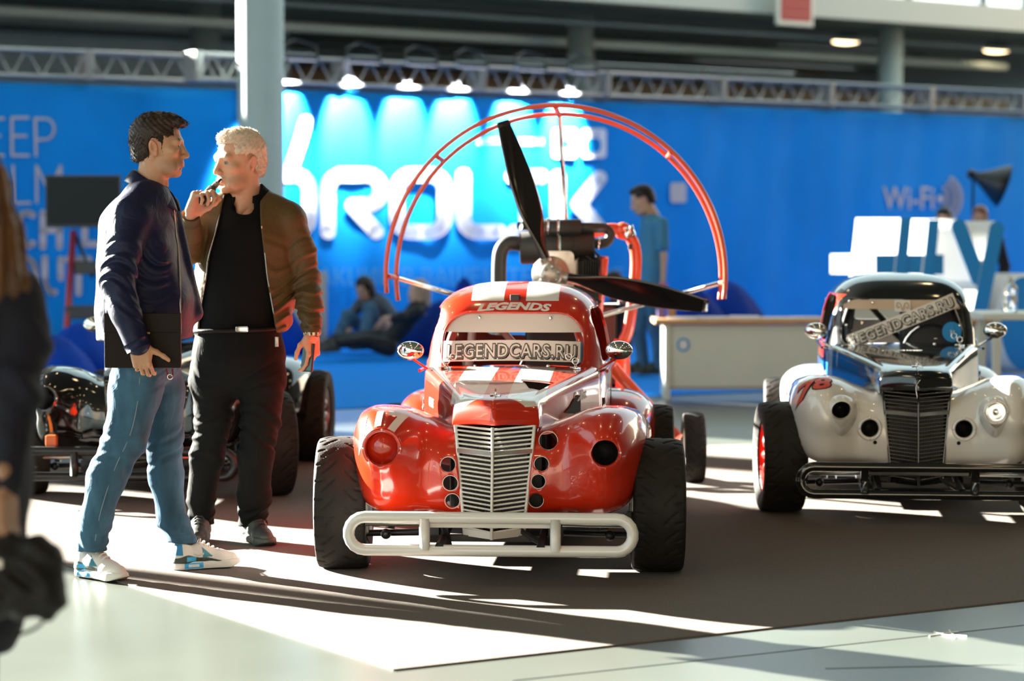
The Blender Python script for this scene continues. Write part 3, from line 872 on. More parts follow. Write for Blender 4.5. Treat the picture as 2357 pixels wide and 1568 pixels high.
def fender_fn(s):
    ZT = [(.12, .612), (.20, .615), (.28, .642), (.36, .678), (.45, .692), (.53, .678), (.58, .640), (.606, .585)]
    ZB = [(.12, .240), (.20, .258), (.30, .272), (.40, .276), (.48, .285), (.54, .318), (.58, .375), (.606, .455)]
    YN = [(.12, -.315), (.20, -.315), (.27, -.325), (.36, -.365), (.43, -.392), (.49, -.362), (.54, -.285), (.575, -.185), (.606, -.03)]
    ctl = np.array([[.085, 0, 0], [.03, .10, 0], [.004, .30, 0], [0, .52, 0], [.02, .72, 0], [.065, .87, 0], [.14, .965, 0], [.24, 1.0, 0], [.40, .985, 0], [.54, .88, 0], [.66, .66, 0], [.74, .36, 0]])
    cv = catmull(ctl, 6); tt = np.linspace(0, 1, len(cv))
    def f(u, v):
        a = .12 + u * (.606 - .12)
        zt, zb, yn = smooth_interp(ZT, a), smooth_interp(ZB, a), smooth_interp(YN, a)
        cy = np.interp(v, tt, cv[:, 0]); cz = np.interp(v, tt, cv[:, 1])
        y = yn + cy * (1 + 0.0 * a); z = zb + cz * (zt - zb)
        # the pod round the headlight and the sweep running inwards below it
        front = np.clip(1 - (v - 0.50) / 0.12, 0, 1)
        y = y - front * 0.034 * np.exp(-(((a - .447) / .095) ** 2 + ((z - .535) / .10) ** 2) ** 2)
        y = y + front * 0.020 * np.exp(-(((a - .285) / .05) ** 2)) * np.clip((z - .29) / .12, 0, 1)
        ain = .122 + (np.clip(z, .22, .63) - .22) * .095
        a = np.where(a < .24, ain + (a - .12) / .12 * (.24 - ain), a)
        return s * a * 1.012, y, z
    return f
def rear_fender(s):
    def f(u, v):
        t = u; y = 1.30 + t * 1.1
        hgt = .33 * np.sin(np.pi * np.clip(t, 0, 1) ** 0.85) ** 0.5 * (1 - 0.15 * t)
        wid = .285 * np.sin(np.pi * np.clip(t * .97 + .02, 0, 1)) ** 0.35
        a = v * np.pi / 2
        n = 3.4
        cx, cz = np.cos(a) ** (2 / n), np.sin(a) ** (2 / n)
        drop = np.clip((0.12 - v) / 0.12, 0, 1)
        return s * (.36 + wid * cx), y, .33 + hgt * cz - drop * .06 * np.sin(np.pi * t)
    return f
def hood_fn():
    T = np.linspace(0, 1, 10)
    y0 = [-.372, -.370, -.355, -.32, -.25, -.10, .12, .36, .58, .76]
    Wd = [.163, .165, .166, .167, .172, .200, .244, .295, .342, .384]
    Ze = [.622, .648, .680, .703, .715, .728, .745, .762, .776, .788]
    Zc = [.634, .664, .700, .724, .738, .752, .770, .785, .796, .803]
    Zl = [.612, .612, .612, .610, .605, .58, .50, .46, .44, .42]
    Vp = [.13, .13, .13, .125, .11, .07, .03, .01, 0, 0]
    q = lambda tab, t: smooth_interp(list(zip(T, tab)), t)
    # section: side panel up to the edge, rolled edge, crowned top
    def f(u, v):
        W_, ze, zc, zl, vp, y = (q(k, u) for k in (Wd, Ze, Zc, Zl, Vp, y0))
        s = np.abs(v - .5) * 2; sg = np.sign(v - .5)
        top = np.clip(s / .62, 0, 1); side = np.clip((s - .62) / .38, 0, 1)
        x = W_ * (np.minimum(top, 1) ** 0.95)
        z = zc - (zc - ze) * top ** 2.6
        x = x + np.where(side > 0, .006 * np.sin(np.pi * side), 0)
        z = np.where(side > 0, ze + (zl - ze) * side, z)
        # a raised moulding along the edge
        z = z + .007 * np.exp(-((s - .56) / .035) ** 2) * np.clip((u - .3) / .2, 0, 1)
        return sg * x, y + vp * (x / W_), z
    return f
def stadium(x0, x1, z0, z1, n=10):
    r = (z1 - z0) / 2; zc = (z0 + z1) / 2
    p = [(x1 - r + r * math.cos(t), zc + r * math.sin(t)) for t in np.linspace(-math.pi / 2, math.pi / 2, n)]
    p += [(x0 + r + r * math.cos(t), zc + r * math.sin(t)) for t in np.linspace(math.pi / 2, 3 * math.pi / 2, n)]
    return p
def cyl_y(x, z, r, y0, y1, n=28): return prism([(x + r * math.cos(t), z + r * math.sin(t)) for t in np.linspace(0, 2 * math.pi, n, endpoint=False)], y0, y1, 'y')
def hoop(x, y, z, r, t, n=28): return tube([(x + r * math.cos(a), y, z + r * math.sin(a)) for a in np.linspace(0, 2 * math.pi, n, endpoint=False)], t, 6, closed=True)

def plate_sign(parent, name, text, x0, x1, z0, z1, tilt, cab_off=-0.012, wavy=0.0):
    """white sign on the windscreen: panel plus outlined shaded capitals (children)"""
    cx, cz, w, h = (x0 + x1) / 2, (z0 + z1) / 2, x1 - x0, z1 - z0
    ct, st_ = math.cos(tilt), math.sin(tilt)
    def place(u, v, off):
        v = v + wavy * (1 - (2 * u / w) ** 2)
        x = cx + u * ct - v * st_; z = cz + u * st_ + v * ct
        return np.stack([x, cab_y(x, z) + cab_off - off, z], -1)
    g = grid(lambda u, v: ((u - .5) * w, (v - .5) * h, 0 * u), 30, 5)
    v0 = place(g[0][:, 0], g[0][:, 1], 0.0); v1 = place(g[0][:, 0], g[0][:, 1], 0.003)
    o = make(name, join((v0, g[1]), (v1, [f[::-1] for f in g[1]])), M_plate, parent)
    big = text_mesh(text, 1.0, bold=0.0, space=1.14); lo, hi = big[0].min(0), big[0].max(0); su, sv_ = w * .93 / (hi[0] - lo[0]), h * .62 / (hi[1] - lo[1])
    def lay(vf, du, dv, off, m, nm):
        v = vf[0] - (lo + hi) / 2
        q = subdiv((np.stack([v[:, 0] * su + du, v[:, 1] * sv_ + dv, 0 * v[:, 0]], -1), vf[1]), 1)
        make(nm, (place(q[0][:, 0], q[0][:, 1], off), q[1]), m, o, smooth=False)
    lay(text_mesh(text, 1.0, bold=0.06, space=1.14), 0.0060, -0.0062, 0.0036, M_ink, 'lettering_shadow')
    lay(text_mesh(text, 1.0, bold=0.075, space=1.14), 0, 0, 0.0044, M_plate, 'lettering_outline')
    lay(text_mesh(text, 1.0, bold=0.06, space=1.14), 0, 0, 0.0050, M_ink, 'lettering_edge')
    lay(text_mesh(text, 1.0, bold=0.008, space=1.14), 0, 0, 0.0056, M_plate, 'lettering')
    return o

def race_car(loc, yaw, C):
    """C: dict of materials and options"""
    root = empty('race_car', (loc[0], loc[1], 0), yaw, C['label'], 'race car')
    bpy.context.view_layer.update()
    # cabin
    cab = make('cabin', cab_shell(), C['cabin'], root); solidify(cab, 0.010)
    ws = rrect(-.318, .318, .796, 1.040, C.get('ws_r', (.045, .045, .125, .125)), 8)
    sidew = rrect(.93, 1.42, .815, 1.055, (.04, .06, .10, .09), 5)
    rearw = rrect(-.22, .22, .86, 1.02, .06, 5)
    cut(cab, [prism(ws, .3, 1.15, 'y'), prism(sidew, -.6, .6, 'x'), prism(rearw, 1.5, 2.6, 'y')])
    # the modifiers see world space; the shell is built in car space so it stays put
    g = grid(lambda u, v: ((u - .5) * .66, cab_y((u - .5) * .66, .785 + v * .27) + .014, .785 + v * .27), 20, 10)
    make('windscreen', g, M_glass, root)
    ps = ws
    rim = [(x, cab_y(np.array([x]), np.array([z]))[0] - .002, z) for x, z in ps]
    make('windscreen_seal', tube(rim, .0055, 6, closed=True), C['seal'], root)
    # interior
    make('dashboard', grid(lambda u, v: ((u - .5) * .7, .80 + .10 * np.sin(v * np.pi / 2), .64 + .13 * v), 8, 6), M_rubber, root)
    make('seat', join(box((.02, 1.35, .42), (.33, 1.45, 1.0), .03), box((.02, .98, .34), (.33, 1.42, .44), .03)), M_seat, root)
    make('steering_wheel', xf(tube([(.15 * math.cos(a), 0, .15 * math.sin(a)) for a in np.linspace(0, 6.283, 24, endpoint=False)], .013, 6, closed=True), rotx(-.3), (.17, 1.0, .74)), M_rubber, root)
    rc = C.get('cage', M_dark)
    for sx in (-1, 1):
        make('roll_bar', tube(catmull([(sx * .31, .90, .5), (sx * .315, .94, .80), (sx * .25, 1.06, 1.02), (sx * .22, 1.42, 1.08), (sx * .28, 1.5, .4)], 6), .019, 8), rc, root)
    make('roll_bar', tube([(-.22, 1.42, 1.08), (.22, 1.42, 1.08)], .019, 8), rc, root)
    make('roll_bar', tube([(-.22, 1.42, 1.06), (.28, 1.5, .5)], .017, 8), rc, root)
    # hood
    hood = make('hood', grid(hood_fn(), 60, 61), C['hood'], root, sharp=None); solidify(hood, 0.006)
    if C.get('scoop'):
        cut(hood, [prism([(.075, .20), (.215, .20), (.19, .10), (.165, .0), (.12, .0), (.10, .10)], .6, 1.0, 'z')])
    else: bake(hood)
    # fenders
    fb = {}
    for s in (-1, 1):
        f = make('front_fender', grid(fender_fn(s), 44, 60), C['fender'], root)
        bm = bmesh.new(); bm.from_mesh(f.data); bmesh.ops.recalc_face_normals(bm, faces=bm.faces)
        fc = min(bm.faces, key=lambda q: q.calc_center_median().y)
        if fc.normal.y > 0: bmesh.ops.reverse_faces(bm, faces=bm.faces)
        bm.to_mesh(f.data); bm.free()
        solidify(f, 0.007)
        holes = [q for q in C['holes'] if q[0] * s > 0]
        cut(f, [cyl_y(q[0], q[1], q[2], -.6, q[3] if len(q) > 3 else -.2) for q in holes])
        fb[s] = bvh_of(f); f_o = f
        f['side'] = s
        for q in holes:
            hy = fb[s].ray_cast(Vector((q[0] + q[2] * 1.25, -.8, q[1])), Vector((0, 1, 0)))[0]
            yy = hy.y if hy else -.33
            if q[2] > .04:
                make('headlight_ring', xf(lathe([(q[2] + .016, 0.0), (q[2] + .014, -.005), (q[2] + .001, -.006), (q[2] - .001, .02)], 36, 'y'), t=(q[0], yy - .006, q[1])), C['fender'], f)
                if len(q) > 4 and q[4] == 'cap': make('blanking_disc', xf(lathe([(.001, 0), (q[2], 0), (q[2], .004)], 36, 'y'), t=(q[0], yy + .012, q[1])), C['fender'], f)
                elif len(q) > 4 and q[4] == 'lamp': make('lamp_bowl', xf(lathe([(.001, .05), (.03, .045), (q[2] * .98, .0)], 30, 'y'), t=(q[0], yy + .012, q[1])), M_chrome, f)
                else: make('lamp_cup', xf(lathe([(q[2] + .002, 0), (q[2] * .85, .05), (q[2] * .5, .11), (.001, .12)], 30, 'y'), t=(q[0], yy + .004, q[1])), M_dark, f)
                for a in (90, 0, 180, 270):
                    t = math.radians(a)
                    make('screw', sph((q[0] + (q[2] + .009) * math.cos(t), yy - .0115, q[1] + (q[2] + .009) * math.sin(t)), (.0045, .003, .0045), 10, 6), M_wht if C.get('scoop') else M_chrome, f)
            else:
                make('hole_ring', hoop(q[0], yy - .001, q[1], q[2] + .001, .0016), C.get('ring', C['fender']), f)
        rf = make('rear_fender', grid(rear_fender(s), 40, 24), C.get('rfender', C['fender']), root); solidify(rf, .006, 0); bake(rf)
    # grille: frame, spine, V shaped bars
    gm = C['grille']
    gz0, gz1 = .205, .628
    hw = lambda z: .121 + (z - .22) * .095
    gy = lambda z: -.455 + (z - .2) * .13        # at the spine
    VD = .125
    fr = []
    for s in (-1, 1): fr.append(tube([(s * hw(z), gy(z) + VD, z) for z in np.linspace(gz0 - .012, gz1, 8)], .0075, 6))
    fr.append(tube([(0, gy(z) - .002, z) for z in np.linspace(gz0 - .02, gz1, 8)], .0062, 6))
    gr = make('grille', join(*fr), gm, root)
    nb = 24
    for i in range(nb):
        z = gz0 + (gz1 - gz0) * (i + .5) / nb
        w = hw(z)
        rake = -.004 + .03 * max(0, 1 - i / 4) * 0
        make('grille_bar', tube([(-w, gy(z) + VD, z + .006), (0, gy(z), z), (w, gy(z) + VD, z + .006)], .0042, 6), gm, gr)
    z = .203
    make('grille_foot', join(*[prism([(0, gy(z) - .006), (s * (hw(z) + .006), gy(z) + VD - .006), (s * (hw(z) + .006), gy(z) + VD + .012), (0, gy(z) + .012)], z - .016, z + .012, 'z') for s in (-1, 1)]), gm, gr, smooth=False)
    make('badge_bar', join(*[prism([(0, gy(.525) - .004), (s * .155, gy(.525) + VD - .004), (s * .155, gy(.525) + VD + .004), (0, gy(.525) + .004)], .517, .533, 'z') for s in (-1, 1)]), C.get('badge', M_steel), gr, smooth=False)
    # bumper
    bp = stadium(-.562, .562, .152, .282)
    bump = make('bumper', tube([(x, -.545 + .02 * (abs(x) / .58) ** 2, z) for x, z in bp], .0235, 12, closed=True), C['bumper'], root)
    for s in (-1, 1):
        make('bumper_post', tube([(s * .258, -.543, .155), (s * .258, -.543, .28)], .0215, 10), C['bumper'], bump)
        make('bumper_bracket', tube([(s * .20, -.545, .168), (s * .20, -.1, .2)], .018, 8), M_dark, bump)
    make('cross_bar', box((-.255, -.50, .238), (.255, -.475, .262), .003), C['bumper'], root, smooth=False)
    # chassis, radiator, running gear
    ch = make('chassis', join(box((-.27, -.36, .16), (-.22, 2.2, .22)), box((.22, -.36, .16), (.27, 2.2, .22)), box((-.27, .35, .165), (.27, .40, .215)), box((-.27, 1.2, .165), (.27, 1.25, .215)),
                              box((-.36, .3, .13), (.36, 2.1, .15)), box((-.27, -.36, .165), (.27, -.32, .19)), tube([(.20, -.40, .16), (.05, -.30, .24)], .012, 6), tube([(-.20, -.40, .25), (-.18, -.36, .15)], .014, 6)), M_dark, root, smooth=False)
    make('radiator', box((-.135, -.26, .17), (.135, -.21, .56), .004), M_dark, root, smooth=False)
    fin = make('radiator_fin', box((-.0018, -.268, .18), (.0018, -.26, .55)), M_blackm, ch, smooth=False)
    for i in range(22):
        c = fin if i == 0 else dup(fin, parent=ch); c.location = (-.126 + i * .012, 0, 0)
    make('engine', join(box((-.2, -.12, .25), (.2, .35, .60), .02), tube([(-.15, -.14, .5), (.15, -.14, .55)], .02, 8)), M_dark, root, smooth=False)
    make('bulkhead', box((-.36, .62, .18), (.36, .64, .74)), M_dark, root, smooth=False)
    for s in (-1, 1):
        make('suspension_arm', tube([(s * .24, -.02, .215), (s * .56, -.03, .225)], .013, 8), M_steel, root)
        make('tie_rod', join(tube([(s * .20, -.22, .222), (s * .535, -.22, .218)], .011, 8), sph((s * .545, -.22, .22), .02, 12, 8), tube([(s * .545, -.22, .165), (s * .545, -.22, .275)], .014, 8)), M_steel, root)
        make('lower_arm', join(tube([(s * .24, -.10, .17), (s * .56, -.04, .155)], .014, 8), sph((s * .46, -.14, .165), .022, 10, 8)), M_dark, root)
        sh = make('shock_absorber', tube([(s * .44, -.16, .19), (s * .40, -.10, .50)], .019, 10), M_steel, root)
        h = np.linspace(0, 1, 90)
        make('coil_spring', tube([(s * (.44 - .04 * t) + .034 * math.cos(t * 44), -.16 + .06 * t + .034 * math.sin(t * 44), .235 + .24 * t) for t in h], .0055, 5), M_blackm, sh)
        make('upright', box((s * .56 - .02, -.06, .15), (s * .56 + .02, .06, .33), .01), M_steel, root, smooth=False)
    st = C.get('steer', 0.0)
    for s in (-1, 1):
        wheel(root, (s * .652, 0, TR), s, st, C['rim'], C['key'])
        wheel(root, (s * .612, 1.85, TR), s, 0, C['rim'], C['key'])
    make('rear_axle', tube([(-.55, 1.85, TR), (.55, 1.85, TR)], .035, 10), M_dark, root)
    # mirrors
    for s, a, z in ((-1, .455, .873), (1, .475, .878)):
        mr = make('mirror', sph((s * a, .74, z), (.062, .040, .042), 24, 14, rotz(s * .12)), M_chrome, root)
        make('mirror_glass', xf(sph((0, 0, 0), (.055, .004, .036), 20, 8), rotz(s * .12), (s * a, .778, z)), M_chrome, mr)
        make('mirror_stalk', tube([(s * a, .74, z - .03), (s * .385, .80, z - .085)], .0055, 6), C.get('stalk', M_chrome), mr)
    # hood pins
    for s in (-1, 1):
        hp = make('hood_pin', join(hoop(s * .285, .66, .833, .014, .0022, 16), tube([(s * .285, .66, .79), (s * .285, .66, .822)], .006, 8), tube([(s * .285 - .024, .66, .80), (s * .285 + .024, .66, .80)], .008, 6),
                                   hoop(s * .285 - s * .03, .66, .852, .014, .0018, 16)), M_chrome, root)
    make('hood_pin', join(tube([(.0, -.24, .735), (.0, -.24, .775)], .004, 8), tube([(-.022, -.24, .744), (.022, -.24, .744)], .006, 6)), M_chrome, root)
    # windscreen screws
    for x, z in ((-.155, 1.018), (.165, 1.016), (-.165, .806), (.16, .806), (-.295, .90), (.297, .90)):
        make('screw', sph((x, cab_y(np.array([x]), np.array([z]))[0] - .002, z), (.008, .004, .008), 10, 6), M_chrome, root)
    # side body: door line and moulding
    for s in (-1, 1):
        make('belt_moulding', tube([(s * (.42), y, .78 - .01 * (y - .8)) for y in np.linspace(.80, 1.75, 14)], .008, 6), C['moulding'], root)
        make('door_seam', tube([(s * .4185, 1.48, z) for z in np.linspace(.36, .80, 6)], .003, 6), M_ink, root)
        hs = make('door_hinge', tube([(s * .405, .84, .60), (s * .405, .84, .66)], .008, 8), M_chrome, root)
    root['fb'] = 0
    return root, hood, cab, fb
# ---- the red car, number 117
RED = (0.54, 0.020, 0.003); RWHITE = (0.80, 0.74, 0.69)
P_red = paint('red_paint', RED)
P_redcab = paint('red_paint_cabin', RED, stripes=[(RWHITE, .050, .198, None, 1.5, 1.090, None, True), ((.75, .73, .72), .3, .5, 1.20, 1.42, None, .80, False), ((.75, .73, .72), .3, .5, 1.10, 1.16, None, .80, False)])
P_redhood = paint('red_paint_hood', RED, stripes=[(RWHITE, .050, .195, -.262, .70, .70, None, True)])
red, rhood, rcab, rfb = race_car((-0.050, 10.0), math.radians(-3.9), dict(
    label='red vintage-bodied race car with white stripes, white grille bars and number 117', cabin=P_redcab, hood=P_redhood, fender=P_red, grille=M_wht, bumper=M_wht,
    seal=P_red, rim=M_wht, key='white', moulding=P_red, scoop=True, ring=M_wht, steer=math.radians(3), cage=M_wht, stalk=P_red, badge=M_steel,
    holes=[(-.447, .540, .066, .05, 'cap'), (.447, .528, .053, .05), (-.187, .470, .030), (-.176, .397, .030), (-.168, .325, .029),
           (.215, .565, .037), (.19, .475, .029), (.178, .405, .028), (.168, .327, .029)]))
# white visor strip and the sign on the windscreen
def on_screen(name, poly_fn, nu, nv, m, parent, off):
    g = grid(poly_fn, nu, nv); v = g[0]
    v = np.stack([v[:, 0], cab_y(v[:, 0], v[:, 2]) - off, v[:, 2]], -1)
    return make(name, (v, g[1]), m, parent)
def visor(u, v):
    z = .952 + v * .085
    w = np.where(z > .915, .318 - .125 * (1 - np.sqrt(np.clip(1 - ((z - .915) / .125) ** 2, 0, 1))), .318) - .006
    return (u - .5) * 2 * w, 0 * u, z
on_screen('visor_strip', visor, 24, 8, M_plate, red, -.009)
plate_sign(red, 'windscreen_sign', 'LEGENDCARS.RU', -.313, .302, .822, .912, 0.0, wavy=.008)
sv = [(.285 + .05 * math.cos(t), .865 + .05 * math.sin(t)) for t in np.linspace(0, 6.283, 24, endpoint=False)]
make('round_sticker', (np.array([(x, cab_y(np.array([x]), np.array([z]))[0] + .004, z) for x, z in sv]), [list(range(24))]), mat('blue_sticker', (.10, .22, .45), .5), red, smooth=False)
# lettering
rb = bvh_of(rcab)
t = subdiv(fit(text_mesh('LEGENDS', bold=.045, shear=.28), .335, .033), 2)
t = (t[0] + np.stack([0 * t[0][:, 0], -.30 * (t[0][:, 0] ** 2), 0 * t[0][:, 0]], -1), t[1])
make('brow_lettering', onto(t, (0.0, .5, 1.066), (1, 0, 0), (0, 0, 1), (0, 1, 0), rb, .0025), M_plate, red, smooth=False)
make('roof_camera', box((-.022, .925, 1.082), (.022, .96, 1.118), .004), M_black, red, smooth=False)
t = subdiv(fit(text_mesh('117', bold=.05, shear=-.0), .195, .15), 2)
t = (t[0] + np.stack([0 * t[0][:, 0], -1.2 * (t[0][:, 0] - .0) ** 2, 0 * t[0][:, 0]], -1), t[1])
make('race_number', onto(t, (-.452, -.305, .632), (1, 0, .05), (0, .6, .8), (0, .75, -.66), rfb[-1], .0025), M_plate, red, smooth=False)
hb = bvh_of(rhood)
t = subdiv(fit(text_mesh('GoldBet', bold=.03), .20, .045), 1)
make('side_lettering', onto(t, (.5, .42, .70), (0, 1, .04), (0, 0, 1), (-1, 0, 0), hb, .002), M_plate, red, smooth=False)
t = subdiv(fit(text_mesh('G-DRIVE', bold=.03), .16, .04), 1)
make('side_lettering', onto(t, (-.5, .50, .66), (0, -1, 0), (0, 0, 1), (1, 0, 0), hb, .002), M_plate, red, smooth=False)
# dark opening in the flank behind the front wheel
fl = [(.42, .70), (.36, .705), (.30, .69), (.24, .665), (.16, .645), (.30, .63), (.42, .62)]
make('flank_opening', (np.array([(.2615 + (y - .2) * .212 + .010, y, z) for y, z in fl]), [list(range(len(fl)))]), M_ink, red, smooth=False)

# ---- the white and black car, number 78
WHT = (.78, .74, .69); BLK = (.006, .007, .007)
P_white = paint('white_car_paint', WHT, .25)
P_blk = paint('black_paint', BLK, .12)
P_cab2 = paint('black_white_cabin', BLK, .12, stripes=[(WHT, None, None, None, None, None, .62, False), ((.02, .12, .42), None, None, .72, None, .62, .70, False), ((.30, .02, .01), None, -.25, .93, 1.45, .72, 1.06, False)])
P_hood2 = paint('black_white_hood', BLK, .10, stripes=[(WHT, None, None, .25, None, None, .62, False)])
whitecar, whood, wcab, wfb = race_car((1.985, 11.95), math.radians(-5.5), dict(
    label='white and black vintage-bodied race car with red number 78', cabin=P_cab2, hood=P_hood2, fender=P_white, grille=P_blk, bumper=P_blk,
    seal=P_blk, rim=mat('red_rim', (.55, .03, .01), .35, coat=.5), key='red', moulding=P_blk, ws_r=(.04, .04, .06, .06), steer=math.radians(7),
    holes=[(-.365, .540, .046, .05, 'cup'), (.365, .540, .046, .05, 'lamp'), (-.225, .448, .043, -.15, 'cup'), (.225, .448, .043, -.15, 'cup'), (-.20, .38, .010), (.20, .38, .010)]))
on_screen('visor_strip', lambda u, v: ((u - .5) * 2 * (.305 - .05 * v ** 3), 0 * u, .985 + v * .048), 20, 5, mat('tan_visor', (.58, .42, .30), .5), whitecar, -.009)
plate_sign(whitecar, 'windscreen_sign', 'LEGENDCARS.RU', -.302, .302, .885, .961, math.radians(21.5), cab_off=-.016)
ck = [(.255 + .052 * math.cos(t), .868 + .052 * math.sin(t)) for t in np.linspace(0, 6.283, 28, endpoint=False)]
st = make('round_sticker', (np.array([(x, cab_y(np.array([x]), np.array([z]))[0] - .004, z) for x, z in ck]), [list(range(28))]), mat('blue_disc', (.02, .25, .60), .4), whitecar, smooth=False)
t = fit(text_mesh('21', bold=.02), .022, .016)
make('sticker_number', (np.array([(.255 + p[0], cab_y(np.array([.255]), np.array([.868]))[0] - .009, .868 + p[1]) for p in t[0]]), t[1]), M_plate, st, smooth=False)
sq = rrect(-.042, .042, .972, 1.032, .004)
rm = make('square_sticker', (np.array([(x, cab_y(np.array([x]), np.array([z]))[0] - .004, z) for x, z in sq]), [list(range(len(sq)))]), M_plate, whitecar, smooth=False)
for s in (-1, 1):
    make('ram_horn_mark', tube([(s * x, cab_y(np.array([s * x]), np.array([z]))[0] - .0075, z) for x, z in catmull([(.003, .98), (.008, 1.0), (.014, 1.015), (.026, 1.018), (.031, 1.0), (.024, .99), (.018, .998)], 4)], .0028, 5), mat('tan_print', (.55, .38, .22), .5), rm)
for dx, dz, m, bo in ((.0, .0, M_ink, .10), (0, 0, mat('orange_red_vinyl', (.62, .05, .015), .4), .045)):
    t = subdiv(fit(text_mesh('78', bold=bo, shear=.15), .178 if bo > .06 else .165, .122 if bo > .06 else .11), 2)
    make('race_number', onto(t, (-.492, -.26, .645), (1, 0, .0), (0, .62, .78), (0, .75, -.66), wfb[-1], .002 if bo > .06 else .0035), m, whitecar, smooth=False)
# teardrop headlight pods of the white car
for s in (-1, 1):
    def pod(u, v):
        a = u * 2 * np.pi
        rx = .078; rz = np.where(np.sin(a) < 0, .125 + 0 * a, .075)
        sx = np.cos(a) * (1 - .35 * np.clip(-np.sin(a), 0, 1) ** 2)
        k = .62 + v * .38
        x = s * .365 + rx * sx * k; z = .540 + rz * np.sin(a) * k
        return x, -.405 - .03 * (1 - v) + .03 * v ** 2, z
    make('headlight_pod', grid(pod, 40, 7, cu=True), P_white, whitecar)
w = tube(catmull([(.0, -.24, .77), (.03, -.26, .74), (.02, -.34, .70), (-.01, -.39, .66), (-.005, -.40, .60)], 6), .0022, 5)
make('hood_pin_cable', w, M_chrome, whitecar)
for i in range(3): make('hood_louvre', box((-.29 - .0, .30 + i * .035, .60), (-.275, .315 + i * .035, .68), .003), M_ink, whitecar, smooth=False)
t = subdiv(fit(text_mesh('DRY CHAMP', bold=.02), .2, .02), 1)
make('hood_lettering', onto(t, (-.03, .35, 1.0), (1, 0, 0), (0, 1, 0), (0, 0, -1), bvh_of(whood), .002), M_plate, whitecar, smooth=False)

# ---- the black car behind the two men
P_blk3 = paint('black_gloss_paint', (.004, .0045, .005), .08)
blackcar, *_ = race_car((-1.93, 12.75), math.radians(-3.5), dict(
    label='all black vintage-bodied race car parked behind the two standing men', cabin=P_blk3, hood=P_blk3, fender=P_blk3, grille=mat('dark_chrome', (.10, .10, .09), .2, metal=.9), bumper=M_blackm,
    seal=P_blk3, rim=mat('black_red_rim', (.05, .012, .01), .3, coat=.5), key='black', moulding=P_blk3, steer=math.radians(20), holes=[(-.447, .54, .055, .05, 'cup'), (.447, .54, .055, .05, 'cup')]))
make('orange_reflector', box((-.42, -.5, .30), (-.36, -.46, .36), .01), mat('orange_plastic', (.55, .12, .02), .3), blackcar, smooth=False)
# ================================================================ propeller trike behind the red car
M_orange = mat('orange_red_tube', (0.72, 0.075, 0.022), 0.35, coat=0.4)
M_blade = mat('black_carbon_blade', (0.006, 0.006, 0.007), 0.12, coat=1.0)
M_engine = mat('matte_black_engine', (0.028, 0.025, 0.022), 0.55, bump=(200, 0.05))
M_alum = mat('cast_aluminium', (0.55, 0.50, 0.45), 0.4, metal=0.7, noise=(20, 0.15))
T0 = np.array([0.236, 13.0, 0.0])
trike = empty('propeller_trike', T0, 0, 'orange-framed propeller trike with a round tube guard behind the red race car', 'trike')
def L(px, py, Y): return P(px, py, Y) - T0
def parc(cx, cy, r, a0, a1, Y, n=60): return [L(cx + r * math.cos(math.radians(a)), cy - r * math.sin(math.radians(a)), Y) for a in np.linspace(a0, a1, n)]
ring = make('propeller_guard', join(tube(parc(1279, 634, 391, -8, 186, 12.9), .0125, 8), tube(parc(1286, 637, 374, -8, 188.5, 13.1), .0125, 8)), M_orange, trike)
for a, b in (((893, 636), (914, 638)), ((1008, 362), (1022, 372)), ((1277, 245), (1288, 265)), ((1545, 350), (1538, 362)), ((1668, 650), (1658, 652))):
    make('guard_link', tube([L(*a, 12.9), L(*b, 13.1)], .014, 8), M_orange, ring)
for a, b in (((1288, 264, 13.1), (1303, 525, 13.35)), ((916, 641, 13.1), (1120, 700, 13.4)), ((1656, 652, 13.1), (1330, 742, 13.4))):
    make('guard_strut', tube([L(*a), L(*b)], .0125, 8), M_chrome, trike)
# propeller
hubp = L(1268, 632, 12.93)
hub = make('propeller_hub', xf(lathe([(.001, -.05), (.05, -.05), (.06, -.04), (.062, .0), (.10, .005), (.102, .03), (.05, .035), (.05, .16), (.001, .16)], 32, 'y'), t=hubp), M_alum, trike)
for i in range(6):
    a = i * math.pi / 3 + .3
    make('hub_bolt', xf(lathe([(.001, -.064), (.010, -.064), (.010, -.04)], 8, 'y'), t=hubp + np.array([.042 * math.cos(a), 0, .042 * math.sin(a)])), M_steel, hub)
def blade():
    Lb = .86; n = 26; m = 18; V = []
    for i in range(n):
        t = i / (n - 1); r = .05 + t * (Lb - .05)
        c = smooth_interp([(0, .050), (.12, .070), (.35, .138), (.55, .145), (.8, .112), (.96, .078), (1, .066)], t)
        th = smooth_interp([(0, .046), (.15, .028), (.5, .014), (1, .005)], t)
        tw = math.radians(smooth_interp([(0, 50), (.3, 32), (1, 14)], t))
        a = np.linspace(0, 2 * np.pi, m, endpoint=False)
        cx = c / 2 * np.cos(a); cy = th / 2 * np.sin(a) * (1.15 - .3 * np.cos(a))
        V.append(np.stack([cx * math.cos(tw) - cy * math.sin(tw), cx * math.sin(tw) + cy * math.cos(tw), np.full(m, r)], -1))
    F = []
    for i in range(n - 1):
        for j in range(m): F.append([i * m + j, i * m + (j + 1) % m, (i + 1) * m + (j + 1) % m, (i + 1) * m + j])
    F.append([(n - 1) * m + j for j in range(m)]); F.append([j for j in range(m)][::-1])
    return np.vstack(V), F
bl = blade()
for ang in (107.5, -11.5, 227.5):
    b_ = make('propeller_blade', xf(bl, roty(math.radians(90 - ang)), hubp), M_blade, trike)
    make('blade_clamp', xf(xf(tube([(0, 0, .035), (0, 0, .09)], .034, 10), roty(math.radians(90 - ang))), t=hubp), M_alum, hub)
